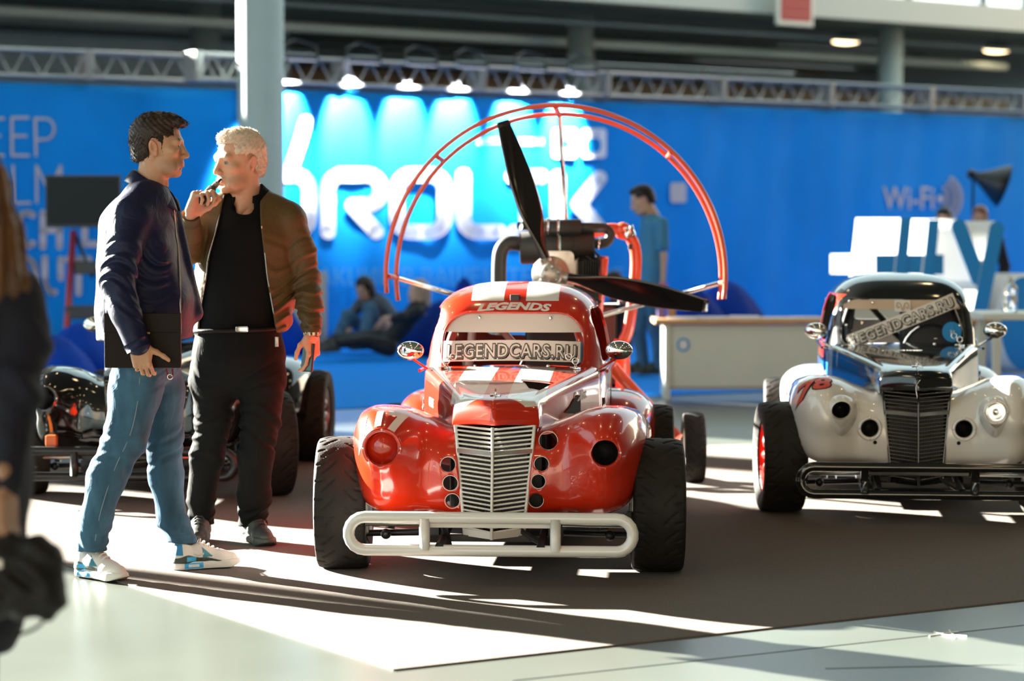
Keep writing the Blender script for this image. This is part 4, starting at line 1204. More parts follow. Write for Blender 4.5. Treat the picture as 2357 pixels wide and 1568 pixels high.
# engine
YE = 13.3
def cyl(p, q, r, name, m=M_engine, n=24, parent=trike): 
    p, q = np.asarray(p), np.asarray(q); d = (q - p)
    return make(name, tube([p, p + d * .03, p + d * .97, q], [r * .9, r, r, r * .9], n), m, parent)
muf = cyl(L(1196, 572, YE), L(1368, 566, YE), 37 * YE / FPX, 'exhaust_silencer')
make('silencer_band', tube([L(1283, 569, YE), L(1290, 569, YE)], 38.5 * YE / FPX, 24), M_steel, muf)
make('silencer_band', tube([L(1322, 568, YE), L(1325, 568, YE)], 37.6 * YE / FPX, 24), M_engine, muf)
air = cyl(L(1246, 524, YE - .05), L(1338, 524, YE - .05), 19 * YE / FPX, 'intake_silencer')
for x in (1258, 1282): make('hose_clamp', tube([L(x, 523, YE - .05), L(x + 5, 523, YE - .05)], 20.5 * YE / FPX, 20), M_chrome, air)
make('exhaust_pipe', tube(catmull([L(1336, 524, YE - .05), L(1365, 524, YE - .05), L(1393, 526, YE), L(1405, 540, YE), L(1396, 558, YE), L(1368, 562, YE)], 7), 11.5 * YE / FPX, 14), M_engine, trike)
for x, y in ((1377, 525), (1377, 561)): make('hose_clamp', tube([L(x, y, YE - .02), L(x + 5, y, YE - .02)], 13 * YE / FPX, 16), M_chrome, air)
make('tail_pipe', tube(catmull([L(1250, 522, YE), L(1225, 520, YE - .03), L(1196, 520, YE - .1)], 5), 9.5 * YE / FPX, 14), M_engine, trike)
make('intake_elbow', tube(catmull([L(1200, 562, YE), L(1172, 560, YE), L(1154, 575, YE), L(1149, 610, YE), L(1149, 690, YE)], 7), 17 * YE / FPX, 18), M_engine, trike)
blk = make('crankcase', box(L(1285, 690, 13.45), L(1378, 592, 13.15), .02), M_engine, trike, smooth=False)
make('cylinder_head', box(L(1300, 640, 13.3), L(1330, 596, 13.1), .01), M_alum, trike, smooth=False)
fin = make('cooling_fin', box(L(1340, 645, 13.25), L(1344, 600, 13.05)), M_dark, blk, smooth=False)
for i in range(1, 7):
    c = dup(fin, parent=blk); c.location = (i * .013, 0, 0)
for k, (a, b, c) in enumerate((((1350, 590), (1372, 610), (1368, 650)), ((1362, 570), (1380, 600), (1374, 650)), ((1290, 595), (1305, 615), (1300, 650)))):
    make('cable', tube(catmull([L(*a, 13.15), L(*b, 13.08), L(*c, 13.2)], 6), .006, 6), M_rubber, trike)
gp = make('gear_plate', xf(prism(rrect(-.09, .09, -.10, .11, .03), 0, .03, 'y'), t=L(1283, 625, 13.08)), M_alum, trike, smooth=False)
# frame
RF = .031
def fr(pts, r=RF, n=6): make('frame_tube', tube(catmull(pts, n), r, 12), M_orange, trike)
fr([L(1330, 545, 13.6), L(1385, 530, 13.62), L(1425, 530, 13.65), L(1455, 553, 13.65), L(1464, 600, 13.65), L(1458, 680, 13.65), L(1446, 760, 13.65), L(1434, 790, 13.65), L(1430, 840, 13.7), L(1430, 1000, 13.7)], .033)
fr([L(1388, 590, 13.5), L(1382, 660, 13.5), L(1370, 760, 13.55), L(1360, 900, 13.6)])
fr([L(1240, 598, 13.5), L(1240, 700, 13.5), L(1245, 900, 13.6)], .028)
fr([L(1415, 790, 13.7), L(1432, 795, 13.7), L(1440, 815, 13.9), L(1440, 930, 14.0)], .025)
fr([L(1408, 842, 13.5), L(1440, 880, 13.5), L(1500, 945, 13.4), L(1560, 1010, 13.3)], .036)
fr([L(1190, 930, 13.6), L(1430, 930, 13.6)], .03)
fr([L(1150, 700, 13.9), L(1160, 850, 13.9), L(1100, 960, 13.6), L(960, 1010, 13.3)], .03)
fr([L(1250, 1000, 13.6), L(1262, 1010, 14.4), L(1270, 1000, 15.1)], .03)
fr([L(1430, 1000, 13.7), L(1340, 1010, 14.4), L(1275, 1000, 15.1)], .03)
make('frame_knuckle', sph(L(1434, 532, 13.65), .05, 16, 10), M_orange, trike)
make('frame_clamp', tube([L(1443, 522, 13.62), L(1450, 545, 13.62)], .036, 10), M_chrome, trike)
make('frame_bracket', box(L(1446, 575, 13.6), L(1456, 562, 13.57)), M_black, trike, smooth=False)
make('seat', join(box(L(1300, 860, 14.0), L(1425, 700, 13.85), .03), box(L(1300, 880, 14.4), L(1425, 850, 13.9), .03)), M_seat, trike)
make('axle', tube([L(955, 1036, 13.35), L(1570, 1036, 13.35)], .022, 10), M_steel, trike)
for px in (1596, 962):
    p = L(px, 1040, 13.35); p[2] = .198
    wheel(trike, p, 1 if px > 1200 else -1, 0, M_wht, 'white', r=.71, wmul=.56)
p = L(1262, 1020, 15.1); p[2] = .198
wheel(trike, p, 1, 0, M_wht, 'white', r=.71, wmul=.5)
fr([p + [0, 0, 0], p + [0, 0, .25]], .02)
# ================================================================ furniture and things behind the cars
# white reception counter with a wooden top
YC = 19.6
def prop(name, loc, label, cat, group=None, rz=0.0): return empty(name, (loc[0], loc[1], loc[2]), rz, label, cat, group)
ct = P(1507, 735, YC); ce = P(2292, 735, YC); ztop = ct[2]; LC = ce[0] - ct[0]
ctr = prop('reception_counter', (ct[0], YC, 0), 'long white reception counter with a light wooden top behind the white car', 'counter')
make('counter_top', box((0, -.05, ztop - .04), (LC, .6, ztop), .006), M_wood, ctr, smooth=False)
fx0 = P(1530, 800, YC)[0] - ct[0]
make('front_panel', box((fx0, .02, .10), (LC - .1, .04, ztop - .05)), M_white, ctr, smooth=False)
make('side_panel', box((fx0, .0, 0), (fx0 + .045, .55, ztop - .04)), M_white, ctr, smooth=False)
make('side_panel', box((LC - .15, .0, 0), (LC - .105, .55, ztop - .04)), M_white, ctr, smooth=False)
make('foot_rail', box((fx0, .015, .08), (LC - .1, .045, .11)), M_alu, ctr, smooth=False)
sp = P(1573, 794, YC) - np.array([ct[0], YC, 0])
stk = make('round_sticker', tube([(sp[0] + .046 * math.cos(a), .016, sp[2] + .05 * math.sin(a)) for a in np.linspace(0, 6.283, 32, endpoint=False)], .0075, 6, closed=True), mat('cyan_print', (.02, .32, .75), .5), ctr)
make('sticker_square', xf(prism(rrect(-.026, .026, -.028, .028, .007), -.003, 0, 'y'), t=(sp[0], .017, sp[2])), M_print, stk, smooth=False)
rng = random.Random(3)
for i, px in enumerate((1572, 1642, 1712, 1782, 1852)):
    p = P(px, 733, YC + .2)
    o = make('paper_stack', xf(box((-.12, -.08, 0), (.12, .08, .008 + .006 * (i % 3)), .001), rotz(rng.uniform(-.4, .4)), (p[0], YC + .18, ztop + .001)), M_print, smooth=False)
    tag(o, ('white leaflets on the counter beside the small brown box', 'second stack of white leaflets from the small brown box on the counter', 'middle stack of white leaflets on the reception counter', 'white leaflets on the counter, second stack from the white car', 'white leaflets on the counter beside the mirror of the white car')[i], 'paper', 'leaflets on the counter')
for i, (px, w, c) in enumerate(((1522, .035, (.10, .05, .20)), (1546, .03, (.30, .14, .05)))):
    p = P(px, 733, YC + .3)
    tag(make('small_box', box((p[0] - w, YC + .25, ztop + .001), (p[0] + w, YC + .33, ztop + .075), .006), mat('box_%d' % i, c, .5), smooth=False), ('small purple box on the end of the reception counter', 'small brown box on the end of the reception counter')[i], 'box')
# white table at the right edge
tx = P(2262, 735, 18.2); tz_ = P(2290, 722, 18.2)[2]
tb = prop('white_table', (tx[0], 18.2, 0), 'sunlit white table beside the white car with a water bottle on it', 'table')
make('table_top', box((0, 0, tz_ - .05), (1.6, .7, tz_), .006), M_white, tb, smooth=False)
for x, y in ((.09, .04), (.09, .62), (1.5, .04), (1.5, .62)): make('table_leg', box((x, y, 0), (x + .06, y + .06, tz_ - .05), .004), M_white, tb, smooth=False)
p = P(2325, 700, 18.5)
bo = empty('water_bottle', (p[0], 18.5, tz_ + .002), 0, 'clear plastic water bottle standing on the white table', 'bottle')
make('bottle_body', lathe([(.001, 0), (.05, 0), (.055, .02), (.055, .12), (.05, .13), (.055, .14), (.055, .19), (.02, .235), (.018, .25), (.001, .25)], 24), mat('clear_plastic', (.9, .95, .96), .05, trans=.85), bo)
make('bottle_cap', lathe([(.001, .25), (.02, .25), (.02, .27), (.001, .27)], 16), M_white, bo)
# big free-standing letters
M_lblue = mat('letter_face_blue', (.004, .26, .62), .55)
M_lwhite = mat('letter_side_white', (.80, .82, .82), .6)
def letter(px0, px1, poly_list, label, name='foam_letter', Y=22.0, dep=.5):
    """2D outlines in pixels, standing on the floor; sides white, face blue"""
    yaw = math.radians(-30); base = P((px0 + px1) / 2, 600, Y)
    r = empty(name, (base[0], Y, 0), 0, label, 'letter', 'large foam letters behind the counter')
    d = np.array([-math.sin(math.radians(47)), math.cos(math.radians(47)), 0]) * dep
    first = True
    for ip, poly in enumerate(poly_list):
        f = np.array([P(x, y, Y) - [base[0], Y, 0] for x, y in poly]); f[:, 2] = np.maximum(f[:, 2], 0.0)
        f[:, 1] -= ip * .006; n = len(f); b = f + d * (1 - .012 * ip)
        side = [[i, (i + 1) % n, n + (i + 1) % n, n + i] for i in range(n)] + [list(range(n, 2 * n))[::-1]]
        make('letter_side', (np.vstack([f, b]), side), M_lwhite, r, smooth=False)
        make('letter_face', (f + [0, -.004, 0], [list(range(n))]), M_lblue, r, smooth=False)
    return r
def bar(x0, y0, x1, y1, w):
    d = np.array([x1 - x0, y1 - y0], float); d /= np.hypot(*d); m = np.array([-d[1], d[0]]) * w / 2; p, q = np.array([x0, y0]), np.array([x1, y1])
    return [tuple(p + m), tuple(q + m), tuple(q - m), tuple(p - m)]
def capsule(x0, y0, x1, y1, w, n=8):
    d = np.array([x1 - x0, y1 - y0], float); d /= np.hypot(*d); m = np.array([-d[1], d[0]]); p, q = np.array([x0, y0]), np.array([x1, y1]); out = []
    for t in np.linspace(-math.pi / 2, math.pi / 2, n): out.append(tuple(q + w / 2 * (d * math.cos(t) + m * math.sin(t))))
    for t in np.linspace(math.pi / 2, 3 * math.pi / 2, n): out.append(tuple(p + w / 2 * (d * math.cos(t) + m * math.sin(t))))
    return out
letter(2015, 2170, [[(2015, 586), (2172, 586), (2172, 632), (2015, 632)], [(2005, 690), (2160, 690), (2160, 735), (2005, 735)],
                    [(2072, 502), (2098, 502), (2064, 872), (2034, 872)], [(2136, 506), (2162, 506), (2128, 872), (2098, 872)]], 'large blue hash sign with white sides behind the reception counter')
letter(2185, 2310, [capsule(2207, 522, 2252, 640, 36), capsule(2294, 526, 2228, 850, 34)], 'large blue letter Y with white sides beside the hash sign')
letter(2300, 2420, [[(2355 + 52 * math.cos(t), 745 + 108 * math.sin(t)) for t in np.linspace(0, 2 * math.pi, 28, endpoint=False)], [(2386, 630), (2416, 630), (2416, 866), (2386, 866)]], 'large blue small letter a with white sides beside the letter Y')
# television on an easel
YT = 25.0
p = P(192, 463, YT)
tv = empty('television', (p[0], YT, 0), 0, 'black flat television on a red easel stand before the banner', 'television')
a, b = P(106, 524, YT) - [p[0], YT, 0], P(279, 403, YT) - [p[0], YT, 0]
make('screen_body', box((a[0], -.03, a[2]), (b[0], .03, b[2]), .008), M_black, tv, smooth=False)
make('screen_glass', box((a[0] + .02, -.034, a[2] + .03), (b[0] - .02, -.03, b[2] - .02)), mat('tv_glass', (.006, .010, .011), .5, spec=.2), tv, smooth=False)
Mr = mat('red_easel_paint', (.42, .03, .02), .4)
def E(px, py, Y=YT): return P(px, py, Y) - [p[0], YT, 0]
make('easel_leg', tube([E(166, 530) + [0, .08, 0], E(148, 850)], .035, 10), Mr, tv)
make('easel_leg', tube([E(240, 530) + [0, .08, 0], E(262, 850)], .035, 10), Mr, tv)
make('easel_brace', tube([E(166, 530) + [0, .08, 0], E(205, 640) + [0, .2, 0]], .02, 8), M_black, tv)
make('easel_shelf', box(E(172, 632) + [0, -.02, 0], E(225, 602) + [0, .25, 0], .01), M_black, tv, smooth=False)
make('easel_foot', box(E(150, 735) + [0, 0, 0], E(265, 705) + [0, .3, 0], .01), M_black, tv, smooth=False)
# studio lamp with a black dish on a stand
YS = 29.0
q = P(2240, 405, YS)
sl = empty('studio_lamp', (q[0], YS, 0), 0, 'black studio lamp with a wide dish reflector on a thin stand', 'lamp')
def S(px, py, Y=YS): return P(px, py, Y) - [q[0], YS, 0]
ax = unit(np.array(S(2305, 425)) - np.array(S(2240, 402)))
Rm = basis(np.cross(ax, [0, 1, 0]), ax)
dish = lathe([(.04, -.02), (.07, .05), (.12, .14), (.20, .26), (.265, .37), (.26, .37), (.19, .26), (.05, .05)], 28)
make('dish', xf(dish, Rm, S(2243, 405)), M_black, sl)
make('lamp_body', tube([S(2228, 398), S(2252, 408)], .055, 14), M_black, sl)
make('stand_pole', tube([S(2240, 405), S(2240, 405) * [1, 1, 0]], .016, 8), M_black, sl)
for k in range(3):
    t = k * 2.094 + .3; make('stand_leg', tube([(0, 0, .5), (.4 * math.cos(t), .4 * math.sin(t), .01)], .012, 6), M_black, sl)
# grey display panel behind the man in the bomber jacket
p0, p1 = P(668, 626, 26.6), P(752, 626, 26.6)
dp = empty('display_panel', (p0[0], 26.6, 0), 0, 'pale grey upright display panel behind the bean bag', 'panel')
make('panel_board', box((0, 0, .04), (p1[0] - p0[0], .05, p0[2]), .01), mat('pale_panel', (.36, .40, .38), .6), dp, smooth=False)
make('panel_foot', box((-.02, -.15, 0), (p1[0] - p0[0] + .02, .2, .04), .01), M_alu, dp, smooth=False)
# bean bags
M_bag = mat('blue_bean_bag', (.003, .05, .40), .75, noise=(3, .15), bump=(9, .5), spec=.1)
M_bagd = mat('dark_blue_bean_bag', (.002, .025, .20), .75, noise=(3, .15), bump=(9, .5), spec=.1)
def bean_bag(px, ytop, Y, w, m, label, seed, lean=0.0):
    top = P(px, ytop, Y); h = max(top[2], .3); r = empty('bean_bag', (top[0], Y, 0), 0, label, 'bean bag', 'blue bean bags before the banner')
    ph = np.random.default_rng(seed).uniform(0, 6, 4)
    def f(u, v):
        a = u * 2 * np.pi
        t = v
        rad = w / 2 * smooth_interp([(0, .80), (.12, .98), (.30, 1.0), (.55, .80), (.78, .50), (.92, .28), (1, .03)], t)
        rad = rad * (1 + .05 * np.sin(3 * a + ph[0] + 3 * t) + .03 * np.sin(7 * a + ph[1] - 5 * t))
        z = h * t ** .95 * (1 + .0 * a)
        return rad * np.cos(a) + lean * t ** 1.5 * w * .5, rad * np.sin(a) * .95, z
    b = make('bag_body', grid(f, 36, 20, cu=True), m, r)
    make('bag_seam', tube([f(np.array([.12]), np.array([t])) for t in []] or [tuple(float(q[0]) for q in f(np.array([.7]), np.array([t]))) for t in np.linspace(.02, .97, 14)], .006, 5), m, r)
    return r
bean_bag(172, 742, 21.5, .75, M_bag, 'plump blue bean bag under the television easel', 1, .1)
bean_bag(130, 770, 20.6, .7, M_bag, 'blue bean bag beside the dark coat of the passing woman', 6, -.05)
bean_bag(652, 700, 26.0, .5, M_bag, 'blue bean bag in front of the pale grey panel', 2)
bean_bag(1008, 690, 25.9, .85, M_bagd, 'dark blue bean bag the blonde person leans on', 3, .1)
bean_bag(1068, 637, 27.9, .5, M_bagd, 'dark blue bean bag farther back above the red car roof', 4)
bean_bag(1150, 642, 28.4, .5, M_bagd, 'dark blue bean bag half hidden by the trike intake pipe', 5)
bean_bag(1672, 645, 29.6, 1.0, M_bagd, 'big dark blue bean bag behind the reception counter', 7)
bean_bag(1604, 660, 28.4, .7, M_bagd, 'smaller dark blue bean bag behind the propeller tip', 8)
# ================================================================ people
M_skin = mat('skin', (.5, .3, .2), .48, vcol=True, sss=.12, noise=(60, .05), bump=(300, .05))
M_eye = mat('eye', (.8, .8, .8), .15, vcol=True, coat=1.0)
def face_cols(v, skin, brow, stub, lipc=(.42, .15, .12)):
    r, f, u = v[:, 0], v[:, 1], v[:, 2]
    c = np.tile(np.array(skin, float), (len(v), 1))
    def blend(m, col):
        m = np.clip(m, 0, 1)[:, None]; return c * (1 - m) + np.array(col) * m
    sm = np.clip((-.036 - u) / .035, 0, 1) * np.clip((f - .0) / .03, 0, 1) * np.clip((u + .135) / .02, 0, 1)
    c = blend(sm * stub, np.array(brow) * .5 + np.array(skin) * .25)
    lm = np.clip(1 - (np.abs(r) / .024) ** 4, 0, 1) * np.clip(1 - np.abs(u + .0685) / .0105, 0, 1) * 2.2 * (f > .083)
    c = blend(np.clip(lm, 0, .8), lipc)
    bm = np.exp(-((u - .0255 - .004 * np.cos((np.abs(r) - .03) * 70)) / .0045) ** 2) * np.clip((np.abs(r) - .010) / .006, 0, 1) * np.clip((.056 - np.abs(r)) / .01, 0, 1) * (f > .05)
    c = blend(bm * .85, brow)
    em = (np.abs(r) > .070) * (f < .03) * (np.abs(u) < .045)
    c = blend(em * .25, (.55, .16, .12))
    return c
def head_sdf(h, neck=True):
    s = SDF((-.11, -.14, -.24), (.11, .15, .15), h)
    s.ell((0, -.012, .036), (.0755, .097, .086), k=.01)
    s.ell((0, .022, -.030), (.064, .068, .080), k=.03)
    s.ell((0, .030, -.076), (.053, .052, .040), k=.03)
    s.ell((0, .072, -.103), (.021, .017, .016), k=.025)                 # chin
    for q in (-1, 1):
        s.ell((q * .046, .046, -.085), (.018, .035, .022), k=.03)       # jaw
        s.ell((q * .046, .060, -.022), (.022, .022, .018), k=.02)       # cheekbone
    s.cone((-.036, .077, .020), (.036, .077, .020), .0155, k=.018)      # brow
    for q in (-1, 1):
        s.ell((q * .032, .101, .000), (.019, .019, .0135), k=.012, op='sub')
        s.ell((q * .032, .0790, .0080), (.0170, .0105, .0052), k=.004)  # lids
        s.ell((q * .032, .0785, -.0105), (.0160, .0095, .0042), k=.004)
    s.cone((0, .085, .012), (0, .107, -.030), .0085, .0108, k=.012)     # nose
    s.ell((0, .109, -.036), (.0110, .0110, .0095), k=.008)
    for q in (-1, 1):
        s.ell((q * .0125, .101, -.039), (.0080, .0110, .0085), k=.006)
    s.ell((0, .086, -.066), (.026, .014, .016), k=.014)
    s.cone((-.017, .0925, -.0640), (.017, .0925, -.0640), .0062, k=.005)
    s.cone((-.014, .0925, -.0745), (.014, .0925, -.0745), .0068, k=.005)
    s.cone((-.021, .1005, -.0690), (.021, .1005, -.0690), .0022, k=.003, op='sub')
    s.ell((0, .088, -.087), (.016, .010, .006), k=.008, op='sub')
    for q in (-1, 1):                                                    # ears
        R = basis((0, 1, .15), (q * .35, 0, 1))
        s.ell((q * .0775, -.010, -.008), (.0065, .0175, .0325), R, k=.008)
        s.ell((q * .0835, -.006, -.004), (.0050, .0100, .0200), R, k=.004, op='sub')
        s.ell((q * .0760, .002, -.032), (.0060, .0080, .0100), k=.006)
    if neck:
        s.cone((0, -.020, -.070), (0, -.042, -.22), .056, .060, k=.03)
        for q in (-1, 1): s.cone((q * .048, -.03, -.055), (q * .018, .028, -.21), .014, .012, k=.03)
        s.ell((0, .026, -.150), (.012, .012, .016), k=.02)
    return s
def put_local(vf, R, t, sc=1.0):
    v, f = vf; w = (np.asarray(v) * sc) @ R.T + np.asarray(t)
    if np.linalg.det(R) < 0: f = np.asarray(f)[:, ::-1]
    return w, f
def hair_sdf(h, style):
    s = SDF((-.115, -.15, -.14), (.115, .14, .17), h)
    if style == 'short':
        s.ell((0, -.014, .041), (.0795, .1025, .0925), k=.01)
        s.ell((0, -.052, -.015), (.0665, .058, .072), k=.03)
        s.ell((0, .034, .099), (.056, .052, .027), k=.02)
        front = .118
    elif style == 'long':
        s.ell((0, -.018, .040), (.090, .108, .098), k=.01)
        s.cone((0, -.06, 0), (0, -.075, -.13), .085, .075, k=.03)
        for q in (-1, 1): s.cone((q * .075, -.01, .02), (q * .07, .02, -.13), .028, .022, k=.03)
    else:
        s.ell((0, -.014, .042), (.082, .104, .095), k=.01)
        s.ell((0, -.050, -.015), (.072, .060, .075), k=.03)
        s.ell((.0, .040, .098), (.062, .052, .034), k=.02)
        s.cone((-.045, .085, .088), (.045, .085, .088), .018, k=.015)
    x, y, z = s.ax[0][:, None, None], s.ax[1][None, :, None], s.ax[2][None, None, :]
    # hairline: face, temples and nape are clear
    line = .066 - .30 * np.abs(x) - .0 * y
    if style == 'short':
        d = np.minimum(y - .030 + 2.2 * np.maximum(np.abs(x) - .055, 0) * 0, line + .012 - z * 1.0)
        temple = np.minimum(.020 - np.abs(z - .0) * 0 + (y - .028), .055 - z)
        d = np.maximum(np.minimum(y - .055, .072 - z), np.minimum(y - .022, .030 - z))
    elif style == 'long':
        d = np.minimum(np.minimum(y - .045, .070 - z), .052 - np.abs(x))
        d = np.maximum(d, np.minimum(np.minimum(y - .03, .03 - z), .06 - np.abs(x)))
    else:
        d = np.maximum(np.minimum(y - .066, .078 - z), np.minimum(y - .030, .040 - z))
    s.put((slice(None),) * 3, (d + 0 * x).astype(np.float32), .008, 'and')
    if style != 'long':
        low = (-.060 - z) + 0 * x + 0 * y
        s.put((slice(None),) * 3, low.astype(np.float32), .006, 'and')
        ear = np.sqrt(((y + .004) / .026) ** 2 + ((z + .008) / .042) ** 2) - 1 + 0 * x
        s.put((slice(None),) * 3, (ear * .03).astype(np.float32), .004, 'sub')
    na_ = .45 if style == 'short' else (.5 if style == 'swept' else 1.0)
    s.fun(lambda x, y, z: na_ * (.0030 * np.sin(x * 190 + 3 * np.sin(z * 60)) * np.sin(y * 120 + 2 * np.sin(x * 90)) + .0018 * np.sin(z * 330 + y * 260 + x * 90)))
    return s
def strands(vf, n, length, comb, seed, lift=.35, wid=.0016, jit=.25):
    """short tapered locks over a hair mesh"""
    v, f = np.asarray(vf[0]), np.asarray(vf[1]); g = np.random.default_rng(seed)
    pick = f[g.integers(0, len(f), n)]
    p = v[pick].mean(1); nn = np.cross(v[pick[:, 2]] - v[pick[:, 0]], v[pick[:, 3]] - v[pick[:, 1]]); nn /= np.linalg.norm(nn, axis=1)[:, None] + 1e-9
    cmb = np.array([comb(q) for q in p]); cmb = cmb - nn * (cmb * nn).sum(1)[:, None]; cmb /= np.linalg.norm(cmb, axis=1)[:, None] + 1e-9
    cmb = cmb + g.normal(0, jit, cmb.shape)
    d1 = cmb + nn * lift; d1 /= np.linalg.norm(d1, axis=1)[:, None]
    L_ = length * g.uniform(.6, 1.25, n)[:, None]
    sd_ = np.cross(d1, nn); sd_ /= np.linalg.norm(sd_, axis=1)[:, None] + 1e-9
    w = wid * g.uniform(.7, 1.5, n)[:, None]
    base = p - nn * .002; mid = base + d1 * L_ * .55; tip = base + (d1 * .8 + cmb * .25) * L_
    V = np.stack([base - sd_ * w, base + sd_ * w, base + nn * w, mid - sd_ * w * .8, mid + sd_ * w * .8, mid + nn * w * .8, tip], 1).reshape(-1, 3)
    F = []
    for i in range(n):
        b = i * 7
        F += [[b, b + 1, b + 4, b + 3], [b + 1, b + 2, b + 5, b + 4], [b + 2, b, b + 3, b + 5], [b + 3, b + 4, b + 6], [b + 4, b + 5, b + 6], [b + 5, b + 3, b + 6]]
    return V, F
def eyeball(side, gaze):
    v, f = sph((0, 0, 0), .0126, 28, 20)
    v = v @ rotx(-math.pi / 2).T
    g = unit(gaze); a = np.arccos(np.clip((v / .0126) @ g, -1, 1))
    c = np.where((a < .24)[:, None], (.008, .008, .008), np.where((a < .62)[:, None], (.05, .06, .065), (.30, .25, .22)))
    return v + [side * .032, .0755, 0], f, c
def hand_sdf(h, curls, spread=0.0, thumb=((.72, .62, -.25), (.45, .85, -.25), (.25, .95, -.15)), forearm=.045):
    """right hand: +y along the fingers, +x thumb side, +z back of the hand; curls = 4 x 3 angles in degrees"""
    s = SDF((-.075, -forearm - .04, -.13), (.115, .225, .06), h)
    s.cone((0, -forearm, 0), (0, .005, 0), .027, .024, k=.02, sq=((0, 0, 1), 1.25))
    s.box((-.002, .046, 0), (.039, .046, .0125), r=.012, k=.015)
    s.ell((.026, .028, -.008), (.020, .034, .014), k=.02)
    s.ell((-.028, .035, -.007), (.014, .038, .012), k=.02)
    bx = (.029, .0095, -.0105, -.0295); by = (.090, .094, .090, .081)
    ln = ((.043, .026, .021), (.047, .030, .022), (.043, .028, .021), (.034, .020, .018)); rr = (.0092, .0095, .0090, .0078)
    for i in range(4):
        p = np.array([bx[i], by[i] - .010, .001]); a = 0.0; lat = spread * (1.5 - i)
        s.ell(p + [0, .006, .004], (rr[i] * 1.1, .012, .010), k=.008)
        for j in range(3):
            a += math.radians(curls[i][j])
            d = np.array([math.sin(lat) * math.cos(a), math.cos(lat) * math.cos(a), -math.sin(a)])
            q = p + d * ln[i][j] * (1.12 if j == 0 else 1)
            s.cone(p, q, rr[i] * (1 - .06 * j), rr[i] * (.92 - .07 * j), k=.004); p = q
    p = np.array([.024, .012, -.006])
    for j, (l, r) in enumerate(((.046, .0135), (.034, .0108), (.027, .0098))):
        q = p + unit(thumb[j]) * l; s.cone(p, q, r, r * .88, k=.008); p = q
    return s
def hand_mesh(h, curls, wrist, fdir, back, left=False, sc=1.0, **kw):
    v, f = hand_sdf(h, curls, **kw).mesh(); v = v * sc
    fdir = unit(fdir); back = unit(np.asarray(back) - fdir * fdir.dot(back))
    x = np.cross(back, fdir)      # thumb side of a right hand
    R = np.stack([x if not left else -x, fdir, back], 1)
    w = v @ R.T + np.asarray(wrist)
    if np.linalg.det(R) < 0: f = f[:, ::-1]
    return w, f
def limb_body(pieces, h=.012):
    """inner body under the clothes"""
    pts = np.array([p for ch, _ in pieces for p in ch]); m = .3
    s = SDF(pts.min(0) - m, pts.max(0) + m, h)
    for ch, rad in pieces: s.chain(ch, [q * .62 for q in rad], k=.015)
    return s.mesh()
def body_obj(name, parts, cols, label, group=None):
    """one continuous skin object from its patches"""
    V, F, C, n = [], [], [], 0
    for (v, f), c in zip(parts, cols):
        V.append(np.asarray(v)); F += (np.asarray(f) + n).tolist(); n += len(v)
        C.append(np.asarray(c) if np.ndim(c) == 2 else np.tile(np.asarray(c, float), (len(v), 1)))
    o = make(name, (np.vstack(V), F), M_skin, cols=np.vstack(C))
    return tag(o, label, 'person', group)
def folds(pts, rad, freq, amp, seed):
    """ring folds round a limb, strongest at given stations"""
    pts = np.asarray(pts, float); ph = np.random.default_rng(seed).uniform(0, 6, 8)
    a, b = pts[0], pts[-1]; ax = unit(b - a)
    n1 = unit(np.cross(ax, [.3, 1, .2])); n2 = np.cross(ax, n1)
    def f(x, y, z):
        t = (x - a[0]) * ax[0] + (y - a[1]) * ax[1] + (z - a[2]) * ax[2]
        u = (x - a[0]) * n1[0] + (y - a[1]) * n1[1] + (z - a[2]) * n1[2]; w = (x - a[0]) * n2[0] + (y - a[1]) * n2[1] + (z - a[2]) * n2[2]
        e = 0
        for (tc, wd, g) in rad: e = e + g * np.exp(-((t - tc) / wd) ** 2)
        wob = .030 * np.sin(u * 26 + ph[0] + t * 9) + .030 * np.sin(w * 22 + ph[1] - t * 7)
        # only near this limb
        near = np.exp(-np.maximum(u * u + w * w - .0225, 0) / .006)
        r = np.sin((t + wob) * freq + ph[2]) + .5 * np.sin((t * 1.7 + wob * 1.6) * freq + ph[3])
        return amp * e * near * (1.0 - 1.6 * np.abs(np.sin((t + wob) * freq * .5 + ph[2])) ** 1.5 - .5 * np.sin((t * 1.7 + wob * 1.6) * freq + ph[3])) * .7
    return f
def drape(amp, k, seed, tilt=0.4):
    ph = np.random.default_rng(seed).uniform(0, 6, 6)
    def f(x, y, z):
        q = np.sin((x + y * .6) * k + ph[0] + tilt * k * z * .3 + 1.4 * np.sin(z * 7 + ph[1])) * np.sin(z * 5.5 + ph[2] + 2 * np.sin(x * 9 + ph[3]))
        q2 = np.sin((x - y) * k * 1.9 + z * k * .8 + ph[4] + 1.2 * np.sin(z * 11)) * np.sin(z * 9 + x * 6 + ph[5])
        return amp * (q + .5 * q2)
    return f
def hit(px, py, bvh, off=.002):
    """point of a surface seen at a pixel"""
    r = unit(ray(px, py)); h_ = bvh.ray_cast(Vector((0, 0, CAMZ)), Vector(r), 60.0)
    return np.array(h_[0]) - r * off if h_[0] is not None else None
